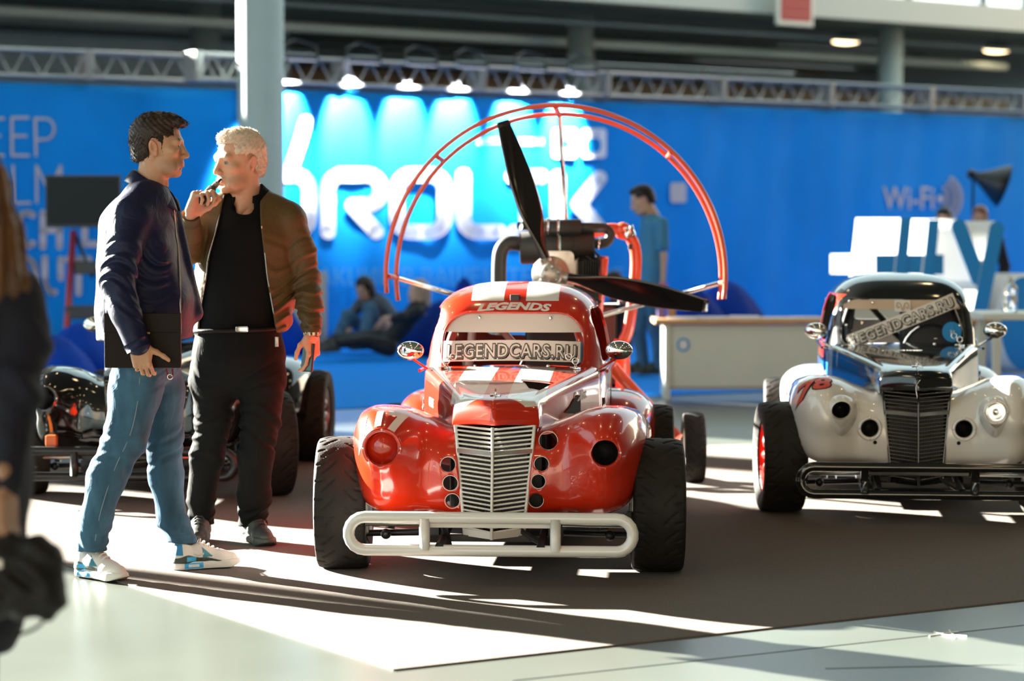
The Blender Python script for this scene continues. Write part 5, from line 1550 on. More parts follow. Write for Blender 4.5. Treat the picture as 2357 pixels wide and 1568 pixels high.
def collar(name, C, back, m, parent, r0, r1, zc, zb, drop, gap=.55, th=.006):
    """turned-down collar: a band round the neck, open at the throat"""
    back = unit(back); sd_ = np.cross([0, 0, 1], back)
    def f(u, v):
        a = (u - .5) * 2 * math.pi * (1 - gap / math.pi)
        ca, sa = np.cos(a), np.sin(a); front = (1 - ca) / 2
        z0 = C[2] + zc + zb * ca
        t = np.where(v < .35, v / .35, 1.0); w = np.where(v < .35, 0.0, (v - .35) / .65)
        rad = r0 - .006 * (1 - t) + (r1 - r0) * w + .004 * np.sin(np.pi * w)
        z = z0 - .030 * (1 - t) - (drop + .035 * front ** 2) * w
        return C[0] + rad * (back[0] * ca + sd_[0] * sa), C[1] + rad * (back[1] * ca + sd_[1] * sa), z
    o = make(name, grid(f, 44, 16), m, parent); solidify(o, th, 0); bake(o); return o
def cloth(name, s, m, parent, cols=None):
    v, f = s.mesh(); return make(name, (v, f), m, parent, cols=cols(v) if cols else None)
def soft(c, edges, col, w=.0022):
    m = np.ones(len(c))
    for e in edges: m = m * np.clip(.5 + e / w, 0, 1)
    return c * (1 - m[:, None]) + np.array(col) * m[:, None]
def shoe(parent, heel, fwd, style, sc=1.0, pitch=0.0, name='shoe', h=.0032):
    """athletic shoe; style 'bright' or 'dark'"""
    s = SDF((-.062, -.02, -.01), (.062, .32, .15), h)
    s.cone((0, .045, .018), (0, .10, .018), .041, .038, k=.02, sq=((0, 0, 1), 1.0)).cone((0, .10, .018), (.004, .235, .016), .038, .047, k=.02).cone((.004, .235, .016), (.002, .262, .016), .047, .030, k=.02)
    x, y, z = s.ax[0][:, None, None], s.ax[1][None, :, None], s.ax[2][None, None, :]
    s.put((slice(None),) * 3, (z - .036 + 0 * x + 0 * y).astype(np.float32), .006, 'and')
    s.put((slice(None),) * 3, (-z + .001 + np.maximum(y - .24, 0) * .35 + 0 * x).astype(np.float32), .004, 'and')
    sole = s
    R = basis(np.array([fwd[0], fwd[1], 0.0]), (0, 0, 1)) @ rotx(pitch)
    def place(sd_): return put_local(sd_.mesh(), R, heel, sc)
    u = SDF((-.06, -.015, .015), (.06, .31, .155), h)
    u.cone((0, .042, .035), (0, .048, .092), .039, .034, k=.02).cone((0, .06, .05), (0, .12, .062), .038, .038, k=.03).cone((0, .12, .058), (.003, .20, .034), .036, .038, k=.03)
    u.cone((.003, .20, .034), (.002, .248, .030), .040, .033, k=.02).cone((0, .11, .085), (0, .16, .062), .024, .022, k=.02)
    u.ell((0, .062, .128), (.029, .038, .030), k=.008, op='sub')
    x, y, z = u.ax[0][:, None, None], u.ax[1][None, :, None], u.ax[2][None, None, :]
    u.put((slice(None),) * 3, (.030 - z + 0 * x + 0 * y).astype(np.float32), .003, 'and')
    def scol(v):
        c = np.tile((.74, .72, .68), (len(v), 1)) if style == 'bright' else np.tile((.030, .034, .026), (len(v), 1))
        if style == 'bright':
            l = v / sc
            c = soft(c, [(l[:, 1] - .045), (.125 - l[:, 1]), (l[:, 2] - .007), (.031 - l[:, 2])], (.02, .33, .68))
            c = soft(c, [.005 - l[:, 2]], (.03, .03, .03))
            c = soft(c, [.022 - np.abs(l[:, 1] - .085), .0055 - np.abs(l[:, 2] - .019)], (.75, .8, .8))
        return c
    def ucol(v):
        l = v / sc
        if style != 'bright':
            c = np.tile((.038, .042, .030), (len(v), 1)); c[(l[:, 1] > .17) & (l[:, 2] > .045)] = (.02, .02, .018); return c
        c = np.tile((.72, .67, .64), (len(v), 1))
        band = (l[:, 2] < .052 - .035 * np.clip((l[:, 1] - .14) / .12, 0, 1) + .012 * np.exp(-((l[:, 1] - .06) / .03) ** 2)) & (l[:, 1] < .25)
        top = .052 - .035 * np.clip((l[:, 1] - .14) / .12, 0, 1) + .012 * np.exp(-((l[:, 1] - .06) / .03) ** 2)
        c = soft(c, [top - l[:, 2], .25 - l[:, 1]], (.035, .045, .035))
        c = soft(c, [.040 - l[:, 1], l[:, 2] - .064, .110 - l[:, 2]], (.015, .20, .42))
        c = soft(c, [.020 - np.abs(l[:, 1] - .075), .009 - np.abs(l[:, 2] - .047)], (.03, .36, .66))
        c = soft(c, [l[:, 1] - .122, .165 - l[:, 1], l[:, 2] - .052, .056 + (.165 - l[:, 1]) * .9 - l[:, 2], np.abs(l[:, 0]) - .014], (.015, .16, .22))
        # pale swoosh-like flash on the side
        sw = .056 + .6 * (l[:, 1] - .10) ** 2 * 8
        c = soft(c, [.004 - np.abs(l[:, 2] - (.060 + .35 * np.abs(l[:, 1] - .105))), l[:, 1] - .085, .128 - l[:, 1], np.abs(l[:, 0]) - .02], (.52, .50, .48))
        return c
    lv, lf = u.mesh()
    o = make(name, put_local((lv, lf), R, heel, sc), M_shoe, parent, cols=ucol(lv * sc))
    sv_, sf_ = sole.mesh()
    make('sole', put_local((sv_, sf_), R, heel, sc), M_shoe, o, cols=scol(sv_ * sc))
    lc = (.70, .66, .62) if style == 'bright' else (.015, .015, .014)
    ml = mat('lace_' + style, lc, .8)
    for i in range(5):
        yy = .115 + i * .019; zz = .128 - i * .0125
        p = np.array([(-.024, yy, zz - .014), (-.012, yy + .006, zz + .002), (0, yy + .010, zz + .005), (.012, yy + .006, zz + .002), (.024, yy, zz - .014)])
        make('lace', put_local(tube(catmull(p * [1, 1, .93], 3), .0034, 6), R, heel, sc), ml, o)
    return o
M_shoe = mat('shoe_material', (.5, .5, .5), .6, vcol=True, bump=(220, .25))
# ---------------------------------------------------------------- man in the navy jacket
def cloth_mat(name, col, rough=.7, fine=220, sheen=0.0, wr=.55, spec=.3): 
    return mat(name, col, rough, bump=(9, wr, (1, 1, 1), 1.6), noise=(fine, .12), sheen=sheen, spec=spec)
def denim(name, col):
    return mat(name, col, .8, noise=(14, .35, (1, 1, .35)), bump=(10, .55, (1, 1, .7), 1.8), spec=.15)
M_navy = cloth_mat('navy_nylon', (.0055, .008, .034), .5, spec=.22)
M_jeans = denim('blue_jeans', (.042, .098, .155))
M_hairb = mat('dark_brown_hair', (.022, .010, .006), .5, noise=(60, .4), spec=.3)
M_hairw = mat('pale_blond_hair', (.62, .50, .39), .55, noise=(60, .15), spec=.3)
M_leather = mat('brown_black_leather', (.010, .005, .004), .55, bump=(90, .15), spec=.15)
SK1 = (.46, .235, .135); SK2 = (.54, .285, .175)
YM = 9.83
hv = head_sdf(.0028).mesh()
def man_navy():
    F = np.array([1, -.03, -.02]); R = basis(F, (-.02, 0, 1)); HC = P(366, 337, YM)
    hs = 1.03
    head = put_local(hv, R, HC, hs)
    hc = face_cols(hv[0], SK1, (.04, .02, .012), .30)
    # right hand on the folder
    wr = P(322, 797, 9.497)
    hand = hand_mesh(.0028, [(30, 40, 30), (34, 42, 30), (36, 42, 30), (38, 44, 30)], wr, (.14, .10, -1), (0, -1, -.1), thumb=((.85, .50, .02), (.78, .62, .02), (.72, .70, .0)), spread=.06, sc=.94)
    neck0 = P(352, 425, YM); ch = P(322, 520, YM); hip = P(335, 790, YM)
    inner = limb_body([([neck0 - [0, 0, .03], ch, hip], [.055, .10, .10]), ([P(300, 500, 9.66), P(272, 648, 9.555), P(310, 770, 9.50), wr + [0, 0, .03]], [.05, .042, .035, .026]),
                       ([hip, P(320, 880, 9.72), P(252, 1100, 9.70), P(214, 1262, 9.74)], [.09, .07, .05, .036]), ([hip, P(375, 900, 9.95), P(380, 1100, 9.99), P(420, 1262, 9.99)], [.09, .06, .045, .036])])
    man = body_obj('person', [head, hand, inner], [hc, SK1, SK1], 'man in a navy jacket and blue jeans holding a dark folder at his hip')
    for q in (-1, 1):
        v, f, c = eyeball(q, (.38, 1, -.05)); make('eye', put_local((v, f), R, HC, hs), M_eye, man, cols=c)
    hm = hair_sdf(.003, 'swept').mesh(); hr = put_local(hm, R, HC, hs)
    hair = make('hair', hr, M_hairb, man)
    def comb(p): l = (p - HC) @ R; return R @ np.array([l[0] * 2, -.6 if l[2] < .09 else .5, -.8 if l[2] < .06 else .15])
    make('hair_locks', strands(hr, 3000, .020, comb, 5, lift=.03, wid=.0016, jit=.12), M_hairb, hair)
    # jacket
    s = SDF(P(190, 830, YM) - [0, .43, .02], P(490, 370, YM) + [0, .34, 0], .0048)
    Yv = (0, 1, 0)
    s.cone(P(340, 470, YM), P(318, 530, YM), .105, .142, k=.06, sq=(Yv, .72))
    s.cone(P(318, 530, YM), P(320, 610, YM), .148, .165, k=.05, sq=(Yv, .80))
    s.cone(P(320, 610, YM), P(333, 700, YM), .165, .190, k=.05, sq=(Yv, .92))
    s.cone(P(333, 700, YM), P(333, 790, YM), .190, .198, k=.05, sq=(Yv, 1.0))
    s.cone(P(335, 465, 9.76), P(300, 492, 9.665), .075, .078, k=.05); s.cone(P(335, 465, 9.92), P(305, 490, 10.02), .075, .07, k=.05)
    s.cone(P(400, 470, 9.90), P(447, 720, 9.88), .02, .035, k=.04)              # open front edge
    s.plane(P(330, 781, YM), (.02, 0, -1), .01)
    arm = [P(298, 500, 9.66), P(284, 570, 9.61), P(272, 648, 9.555), P(290, 720, 9.515), P(316, 792, 9.495)]
    s.chain(arm, [.078, .074, .068, .060, .050], k=.018)
    s.plane(P(318, 806, 9.55), (.35, 0, -1), .004) if False else None
    s.cone(P(352, 472, YM), P(343, 432, YM), .088, .073, k=.015)                # collar
    s.cone(P(392, 474, 9.785), P(345, 428, 9.765), .018, .014, k=.01); s.cone(P(392, 474, 9.875), P(345, 428, 9.895), .018, .014, k=.01)
    s.cone(P(354, 450, YM), P(352, 380, YM) + [.01, 0, .06], .061, .068, k=.008, op='sub')
    s.cone(P(385, 430, YM), P(405, 470, YM), .030, .028, k=.008, op='sub')
    s.fun(folds(arm, [(.20, .07, 1.0), (.27, .10, .9), (.44, .06, .9)], 105, .0050, 3))
    s.fun(drape(.0032, 26, 4))
    jk = cloth('jacket', s, M_navy, man)
    bv = bvh_of(jk)
    # zip, cuff, hem, collar seam
    zp = [q for q in (hit(x, y, bv, .002) for x, y in ((400, 480), (404, 520), (410, 570), (414, 640), (415, 700), (416, 740), (416, 768))) if q is not None]
    make('zip', tube(zp, .004, 6), mat('zip_metal', (.35, .33, .3), .3, metal=.9), jk)
    make('cuff', tube([P(312, 786, 9.497), P(320, 803, 9.495)], [.053, .050], 20), M_navy, jk)
    collar('collar', P(351, 428, YM), (-1, 0, 0), M_navy, jk, .075, .112, .020, .046, .046, gap=.35)
    # shirt seen at the throat
    sh = SDF(P(330, 500, YM) - [0, .12, 0], P(420, 420, YM) + [0, .12, .02], .006)
    sh.cone(P(362, 480, YM), P(357, 446, YM), .064, .060, k=.01)
    cloth('shirt', sh, cloth_mat('grey_blue_tee', (.05, .06, .09)), man)
    # jeans
    s = SDF(P(165, 1275, YM) - [0, .34, .0], P(480, 740, YM) + [0, .36, 0], .0052)
    s.cone(P(330, 770, YM), P(338, 820, YM), .145, .140, k=.05, sq=(Yv, .85))
    l1 = [P(328, 830, 9.735), P(312, 900, 9.715), P(289, 1005, 9.70), P(246, 1097, 9.70), P(223, 1190, 9.72), P(211, 1262, 9.75)]
    l2 = [P(352, 830, 9.92), P(370, 900, 9.945), P(377, 1005, 9.965), P(381, 1097, 9.985), P(394, 1190, 9.99), P(420, 1246, 9.99)]
    s.chain(l1, [.118, .104, .086, .076, .062, .062], k=.03); s.chain(l2, [.112, .098, .077, .068, .058, .058], k=.03)
    s.plane(P(211, 1268, 9.75), (0, 0, -1), .004)
    s.fun(folds(l1, [(.06, .08, .5), (.32, .10, .8), (.42, .07, .6), (.74, .07, 1.3)], 85, .0052, 6))
    s.fun(folds(l2, [(.30, .10, .8), (.42, .08, .6), (.70, .06, 1.5)], 85, .0052, 7))
    s.fun(drape(.0028, 30, 8))
    jn = cloth('jeans', s, M_jeans, man)
    bj = bvh_of(jn)
    sm = [q for q in (hit(x, y, bj, .0012) for x, y in ((322, 870), (316, 930), (300, 1000), (268, 1070), (246, 1130), (229, 1190), (219, 1245))) if q is not None]
    make('side_seam', tube(catmull(sm, 4), .0022, 5), mat('seam_thread', (.16, .22, .27), .8), jn)
    hp = shoe(man, G(178, 1326) * [1, 1, 0] + [0, 0, .004], (.74, -.62), 'bright', 1.03, name='running_shoe', h=.0025)
    shoe(man, G(395, 1316) * [1, 1, 0] + [0, 0, .004], (.80, .34), 'bright', 1.0, pitch=.02, name='running_shoe', h=.0025)
    # folder
    fc = P(329, 784, 9.570)
    fo = empty('leather_folder', fc, 0, 'dark brown leather folder held against the hip of the man in navy', 'folder')
    w2, h2 = 88 * 9.575 / FPX, 63 * 9.575 / FPX
    make('folder_back', box((-w2, .004, -h2), (w2, .010, h2), .002), M_leather, fo, smooth=False)
    make('folder_front', box((-w2, -.012, -h2), (w2, .003, h2 * .98), .003), M_leather, fo, smooth=False)
    make('folder_flap', box((-w2, -.016, h2 * .30), (w2, -.0125, h2), .002), M_leather, fo, smooth=False)
    make('folder_clasp', box((.09 * w2, -.020, h2 * .24), (.20 * w2, -.016, h2 * .32), .001), mat('brass', (.6, .4, .2), .3, metal=1.0), fo, smooth=False)
    rg = empty('key_strap', P(390, 866, 9.62), 0, 'thin dark red strap with ring hanging below the folder', 'strap')
    make('strap', tube(catmull([(-.012, 0, .03), (0, -.01, -.005), (.014, -.01, .0), (.012, 0, .03)], 6), .004, 6), mat('dark_red_strap', (.16, .02, .02), .5), rg)
    make('ring', hoop(.004, -.012, -.002, .010, .002, 16), M_chrome, rg)
    return man
man_navy()
# ---------------------------------------------------------------- man in the olive bomber jacket
M_olive = cloth_mat('olive_nylon', (.085, .050, .017), .5, spec=.25)
M_knit = mat('black_knit', (.0045, .004, .004), .85, bump=(260, .25), spec=.12)
M_trous = cloth_mat('black_trousers', (.0055, .0055, .0050), .75, spec=.08)
def man_olive():
    Y0 = 10.76
    F = np.array([-.77, -.63, -.06]); R = basis(F, (0.03, 0, 1)); HC = P(551, 372, Y0 - .02); hs = 1.13
    head = put_local(hv, R, HC, hs)
    hc = face_cols(hv[0], SK2, (.32, .20, .12), .35, (.42, .15, .11))
    wl = P(718, 772, 10.60)
    handl = hand_mesh(.0028, [(16, 28, 20), (24, 34, 24), (30, 40, 28), (34, 42, 30)], wl, (.03, -.10, -1), (.80, -.55, .05), left=True, thumb=((.55, .70, -.45), (.25, .90, -.35), (.10, .97, -.25)))
    wr = P(442, 493, 10.505)
    handr = hand_mesh(.0028, [(48, 62, 30), (56, 70, 36), (60, 74, 40), (62, 72, 40)], wr, (.38, -.06, .92), (-.74, .52, .30), thumb=((.35, .80, -.60), (.10, .85, -.65), (-.1, .85, -.6)), spread=.03, sc=1.1, forearm=.012)
    hip = P(548, 800, Y0); ch = P(566, 540, Y0)
    inner = limb_body([([P(575, 440, Y0), ch, hip], [.06, .12, .12]), ([P(672, 495, Y0), P(704, 640, Y0), P(716, 745, 10.63), wl + [0, .01, .03]], [.05, .044, .034, .026]),
                       ([P(474, 510, Y0), P(428, 580, 10.67), wr], [.05, .044, .027]),
                       ([hip, P(491, 963, 10.78), P(464, 1142, 10.85), P(462, 1228, 10.89)], [.10, .06, .045, .036]), ([hip, P(600, 963, 10.74), P(586, 1142, 10.80), P(582, 1225, 10.86)], [.1, .06, .045, .036])])
    man = body_obj('person', [head, handl, handr, inner], [hc, SK2, SK2, SK2], 'blond man in an open olive bomber jacket raising a black vaporizer to his mouth')
    for q in (-1, 1):
        v, f, c = eyeball(q, (-.25, 1, .05)); make('eye', put_local((v, f), R, HC, hs), M_eye, man, cols=c)
    hm = hair_sdf(.003, 'short').mesh(); hr = put_local(hm, R, HC, hs)
    hair = make('hair', hr, M_hairw, man)
    def comb(p): l = (p - HC) @ R; return R @ np.array([l[0] * 3, .9 if l[2] > .07 else -.2, .3 if l[2] > .05 else -.6])
    make('hair_locks', strands(hr, 4200, .015, comb, 9, lift=.40, wid=.0010), M_hairw, hair)
    Yv = (0, 1, 0)
    lo, hi = P(385, 800, Y0) - [0, .5, 0], P(770, 400, Y0) + [0, .28, 0]
    # knitted polo
    s = SDF(P(430, 780, Y0) - [0, .26, 0], P(710, 415, Y0) + [0, .24, 0], .006)
    def torso(s, d):
        s.cone(P(574, 446, Y0 + .02), P(622, 474, Y0 + .01), .060 + d * .5, .052 + d * .5, k=.04); s.cone(P(570, 446, Y0 + .02), P(520, 474, Y0 + .01), .060 + d * .5, .052 + d * .5, k=.04)
        s.cone(P(568, 562, Y0), P(556, 650, Y0), .188 + d, .180 + d, k=.05, sq=(Yv, 1.32))
        s.cone(P(556, 650, Y0), P(548, 752, Y0), .180 + d, .178 + d, k=.06, sq=(Yv, 1.26))
        s.cone(P(572, 492, Y0), P(664, 506, Y0), .058 + d, .066 + d, k=.05); s.cone(P(565, 492, Y0), P(478, 504, Y0), .058 + d, .066 + d, k=.05)
    torso(s, 0)
    s.plane(P(548, 760, Y0), (0, 0, -1), .006)
    s.cone(P(570, 482, Y0), P(573, 450, Y0 + .02), .084, .076, k=.012)
    s.cone(P(562, 470, Y0 - .07), P(572, 400, Y0 + .01), .052, .070, k=.008, op='sub')
    s.fun(drape(.0025, 22, 11))
    po = cloth('polo_shirt', s, M_knit, man)
    bp_ = bvh_of(po)
    for y in (463, 484):
        q = hit(557, y, bp_, .002)
        make('button', xf(lathe([(.001, -.003), (.0065, -.003), (.0065, .002)], 14, 'y'), t=q), mat('pearl_button', (.4, .36, .33), .3), po)
    collar('collar', P(571, 450, Y0 + .01), (.15, 1, 0), M_knit, po, .074, .092, .024, .034, .034)
    # jacket, open in front
    s = SDF(lo, hi, .0048)
    torso(s, .018)
    s.cone(P(640, 640, Y0), P(630, 730, Y0 - .02), .085, .080, k=.05)
    s.plane(P(548, 768, Y0), (.04, 0, -1), .01)
    al = [P(668, 512, Y0), P(694, 580, Y0), P(707, 645, Y0), P(713, 700, 10.68), P(718, 757, 10.615)]
    s.chain(al, [.076, .068, .062, .058, .042], k=.02)
    ar = [P(474, 510, Y0), P(442, 545, 10.71), P(428, 580, 10.67), P(432, 535, 10.59), P(437, 506, 10.525)]
    s.chain(ar, [.075, .068, .062, .056, .044], k=.02)
    s.cone(P(572, 486, Y0 + .02), P(574, 458, Y0 + .035), .100, .090, k=.02)
    s.cone(P(570, 476, Y0 - .03), P(574, 400, Y0 + .01), .078, .090, k=.008, op='sub')
    s.fun(folds(al, [(.10, .07, .5), (.27, .10, 1.0), (.38, .08, 1.2), (.47, .05, 1.1)], 105, .0052, 13))
    s.fun(folds(ar[2:], [(.03, .08, 1.0)], 105, .004, 14))
    s.fun(drape(.0045, 24, 15, .8))
    zz = [P(0, y, Y0)[2] for y in (780, 720, 640, 590, 520, 450, 400)]
    xl = [P(x, 600, 10.62)[0] for x in (452, 456, 474, 480, 500, 512, 520)]; xr = [P(x, 600, 10.62)[0] for x in (634, 626, 613, 608, 600, 594, 590)]
    x, y, z = s.ax[0][:, None, None], s.ax[1][None, :, None], s.ax[2][None, None, :]
    L_, R_ = np.interp(z, zz, xl), np.interp(z, zz, xr)
    d = np.maximum(np.maximum(L_ - x, x - R_), y - (Y0 - .02)); d = np.maximum(d, (10.52 - y))
    s.put((slice(None),) * 3, d.astype(np.float32), .006, 'sub')
    jk = cloth('bomber_jacket', s, M_olive, man)
    bj = bvh_of(jk)
    Mz = mat('zip_metal', (.35, .33, .3), .3, metal=.9)
    for pts in (list(zip(xl, zz)), list(zip(xr, zz))):
        sg = -1 if pts is None else 0
        pp = []
        for (a, b_) in pts[:-1]:
            side = -1 if a < P(550, 600, Y0)[0] else 1
            h_ = bj.ray_cast(Vector((a + side * .010, 10.0, b_)), Vector((0, 1, 0)))
            if h_[0] is not None and h_[0].y < Y0 - .02: pp.append((a + side * .004, h_[0].y - .001, b_))
        if len(pp) > 2: make('zip', tube(catmull(pp, 4), .0042, 6), Mz, jk)
    zpull = P(637, 775, 10.60)
    make('zip_pull', join(box(zpull + [-.008, -.003, -.045], zpull + [.008, .003, .0], .002), hoop(*(zpull + [0, 0, -.03]), .007, .002, 12)), Mz, jk)
    make('cuff', tube([P(717, 740, 10.63), P(719, 762, 10.605)], [.044, .040], 20), mat('olive_knit', (.075, .048, .018), .8, bump=(200, .3)), jk)
    make('cuff', tube([P(436, 512, 10.535), P(438, 495, 10.505)], [.046, .041], 20), MATS['olive_knit'], jk)
    # watch
    wt = make('wristwatch', tube([P(718, 764, 10.605), P(718, 773, 10.60)], [.034, .0335], 24), mat('gold_steel', (.75, .60, .42), .25, metal=1.0), man)
    for k in range(10):
        a = k * math.pi / 5; make('bracelet_link', xf(box((-.006, -.002, -.008), (.006, .002, .008), .0015), rotz(a + math.pi / 2), P(718, 768, 10.602) + np.array([.0345 * math.cos(a), .0345 * math.sin(a), 0])), MATS['gold_steel'], wt, smooth=False)
    # trousers
    s = SDF(P(410, 1240, Y0) - [0, .26, 0], P(690, 735, Y0) + [0, .32, 0], .0052)
    s.cone(P(548, 762, Y0), P(548, 815, Y0), .190, .195, k=.04, sq=(Yv, 1.35))
    l1 = [P(500, 815, Y0), P(492, 874, 10.77), P(491, 963, 10.77), P(476, 1052, 10.79), P(464, 1142, 10.85), P(462, 1215, 10.89)]
    l2 = [P(598, 815, Y0), P(601, 874, 10.75), P(600, 963, 10.74), P(589, 1052, 10.73), P(585, 1142, 10.80), P(581, 1222, 10.86)]
    s.chain(l1, [.108, .104, .082, .074, .062, .062], k=.03); s.chain(l2, [.108, .104, .086, .076, .070, .062], k=.03)
    s.plane((0, 0, .078), (0, 0, -1), .004)
    s.fun(folds(l1, [(.08, .08, .6), (.28, .12, .9), (.40, .08, .7), (.72, .08, 1.2)], 85, .0055, 16))
    s.fun(folds(l2, [(.08, .08, .6), (.28, .12, 1.0), (.40, .08, .8), (.72, .08, 1.2)], 85, .0055, 17))
    s.fun(drape(.0032, 26, 18))
    tr = cloth('trousers', s, M_trous, man)
    bt = make('belt', tube([P(548, 758, Y0) + np.array([.205 * math.cos(a), .152 * math.sin(a), .006 * math.cos(a)]) for a in np.linspace(0, 2 * math.pi, 48, endpoint=False)], .010, 6, closed=True), M_leather, man)
    make('belt_buckle', box(P(557, 764, 10.60) - [.028, .006, .0], P(557, 752, 10.60) + [.028, 0, 0], .004), M_chrome, bt, smooth=False)
    # phone lanyard flap pocket
    shoe(man, np.array([P(581, 1222, 10.86)[0] - .028, 10.86 + .060, .0075]), (.42, -.90), 'dark', 1.06, name='dark_sneaker')
    shoe(man, np.array([P(462, 1215, 10.89)[0] - .003, 10.89 + .062, .0075]), (.05, -1.0), 'dark', 1.06, name='dark_sneaker')
    # vaporizer in the raised hand
    a, b = P(463, 463, 10.48), P(508, 413, 10.655)
    d = b - a
    vp = empty('vaporizer', a, 0, 'black hand-held vaporizer between the fingers and lips of the blond man', 'vaporizer')
    make('vaporizer_body', tube([d * 0, d * .04, d * .55, d * .60], [.017, .0205, .0195, .014], 18), M_black, vp)
    make('vaporizer_tank', tube([d * .60, d * .62, d * .80, d * .82], [.011, .0135, .0135, .009], 16), M_steel, vp)
    make('mouthpiece', tube([d * .82, d * 1.0], [.007, .0055], 12), M_black, vp)
    make('button', sph(d * .25 + [.004, -.019, .0], (.006, .004, .006), 10, 6), M_steel, vp)
    # phone in the lowered hand
    q = P(709, 822, 10.585)
    ph = empty('smartphone', q, 0, 'slim smartphone held in the lowered hand of the blond man', 'phone')
    Rp = rotz(math.radians(50)) @ roty(math.radians(8))
    make('phone_body', xf(box((-.005, -.034, -.065), (.005, .034, .06), .003), Rp), M_black, ph, smooth=False)
    make('phone_screen', xf(box((-.0065, -.031, -.06), (-.0052, .031, .055)), Rp), mat('phone_glass', (.05, .10, .11), .08), ph, smooth=False)
    return man
man_olive()
# ---------------------------------------------------------------- other visitors, farther away or out of focus
def figure(HC, F, joints, sk, hair, hair_mat, top, bottom, label, h=.007, top_r=1.0, sleeves=True, hem=None, wide=(1, 0, 0), shoes=None, hs=1.0, group=None, skin_arms=True):
    """joints: dict of world points: neck chest hip, sL eL wL, sR eR wR, hipL kL aL, hipR kR aR"""
    J = joints; R = basis(F, (0, 0, 1))
    hvc = head_sdf(.0055).mesh(); parts = [put_local(hvc, R, HC, hs)]; cols = [face_cols(hvc[0], sk, tuple(np.array(sk) * .2), .2)]
    for q in 'LR':
        if 'w' + q in J:
            d = unit(J['w' + q] - J['e' + q]); bk = J.get('b' + q, np.cross(d, [0, 0, 1]) + [0, -.3, 0.05])
            parts.append(hand_mesh(.0055, [(20, 25, 20)] * 4, J['w' + q], d, bk, left=(q == 'L'))); cols.append(sk)
    ch = [([J['neck'], J['chest'], J['hip']], [.05, .11, .11])]
    for q in 'LR':
        if 'w' + q in J: ch.append(([J['s' + q], J['e' + q], J['w' + q]], [.055, .050, .034]))
        ch.append(([J['hip'], J['h' + q], J['k' + q], J['a' + q]], [.08, .08, .055, .04]))
    parts.append(limb_body(ch, .012)); cols.append(sk)
    o = body_obj('person', parts, cols, label, group)
    hm = hair_sdf(.005, hair).mesh(); make('hair', put_local(hm, R, HC, hs), hair_mat, o)
    for q in (-1, 1):
        v, f, c = eyeball(q, (0, 1, 0)); make('eye', put_local((v, f), R, HC, hs), M_eye, o, cols=c)
    pts = np.array([J[k] for k in ('neck', 'chest', 'hip', 'sL', 'sR') if k in J] + [J[k] for k in ('eL', 'eR', 'wL', 'wR') if k in J])
    s = SDF(pts.min(0) - .28, pts.max(0) + .2, h)
    up = unit(J['neck'] - J['hip']); thin = unit(np.cross(up, wide))
    sq = (thin, 1.35)
    s.cone(J['chest'] + up * .05, J['chest'] * .4 + J['hip'] * .6, .150 * top_r, .138 * top_r, k=.05, sq=sq).cone(J['chest'] * .4 + J['hip'] * .6, J['hip'] - up * .05, .138 * top_r, .148 * top_r, k=.05, sq=sq)
    for q in 'LR':
        s.cone(J['neck'] - up * .05, J['s' + q], .055, .060, k=.05)
        if 'e' + q in J:
            if sleeves: s.chain([J['s' + q], J['e' + q], J['e' + q] * .12 + J['w' + q] * .88], [.062, .056, .044], k=.02)
            else: s.cone(J['s' + q], J['s' + q] * .35 + J['e' + q] * .65, .062, .064, k=.02)
    s.plane(J['hip'] - up * (hem or .08), -up, .01)
    s.cone(J['neck'] - up * .04, J['neck'] + up * .12, .058, .07, k=.01, op='sub')
    s.fun(drape(.005, 22, len(label)))
    cloth('top', s, top, o)
    pts = np.array([J[k] for k in ('hip', 'hL', 'hR', 'kL', 'kR', 'aL', 'aR')])
    s = SDF(pts.min(0) - .2, pts.max(0) + .2, h)
    s.cone(J['hip'] + up * .02, J['hip'] - up * .05, .130, .130, k=.04, sq=sq)
    for q in 'LR': s.chain([J['h' + q], J['k' + q], J['a' + q]], [.098, .072, .056], k=.03)
    s.fun(drape(.004, 26, len(label) + 3))
    cloth('trousers', s, bottom, o)
    if shoes:
        for q in 'LR': shoe(o, J['a' + q] * [1, 1, 0] + [0, 0, max(J['a' + q][2] - .09, .009)] - np.array([*unit(shoes[q][:2] + (0,))[:2], 0]) * .05, shoes[q], 'dark', 1.0, h=.006)
    return o
def jp(Y, **kw):
    """joints from pixels; value (x, y) at depth Y or (x, y, depth)"""
    return {k: P(v[0], v[1], Y if len(v) < 3 else v[2]) for k, v in kw.items()}
M_tee = cloth_mat('blue_tee', (.05, .20, .34)); M_jean2 = denim('faded_jeans', (.05, .12, .20)); M_hairk = mat('black_hair', (.012, .009, .008), .5, spec=.3)
M_darktop = cloth_mat('dark_top', (.010, .011, .014)); M_greytop = cloth_mat('slate_top', (.05, .065, .085)); M_hairbl = mat('blond_hair', (.36, .24, .13), .5, noise=(50, .3))
M_browncoat = cloth_mat('brown_hair_coat', (.16, .07, .02))
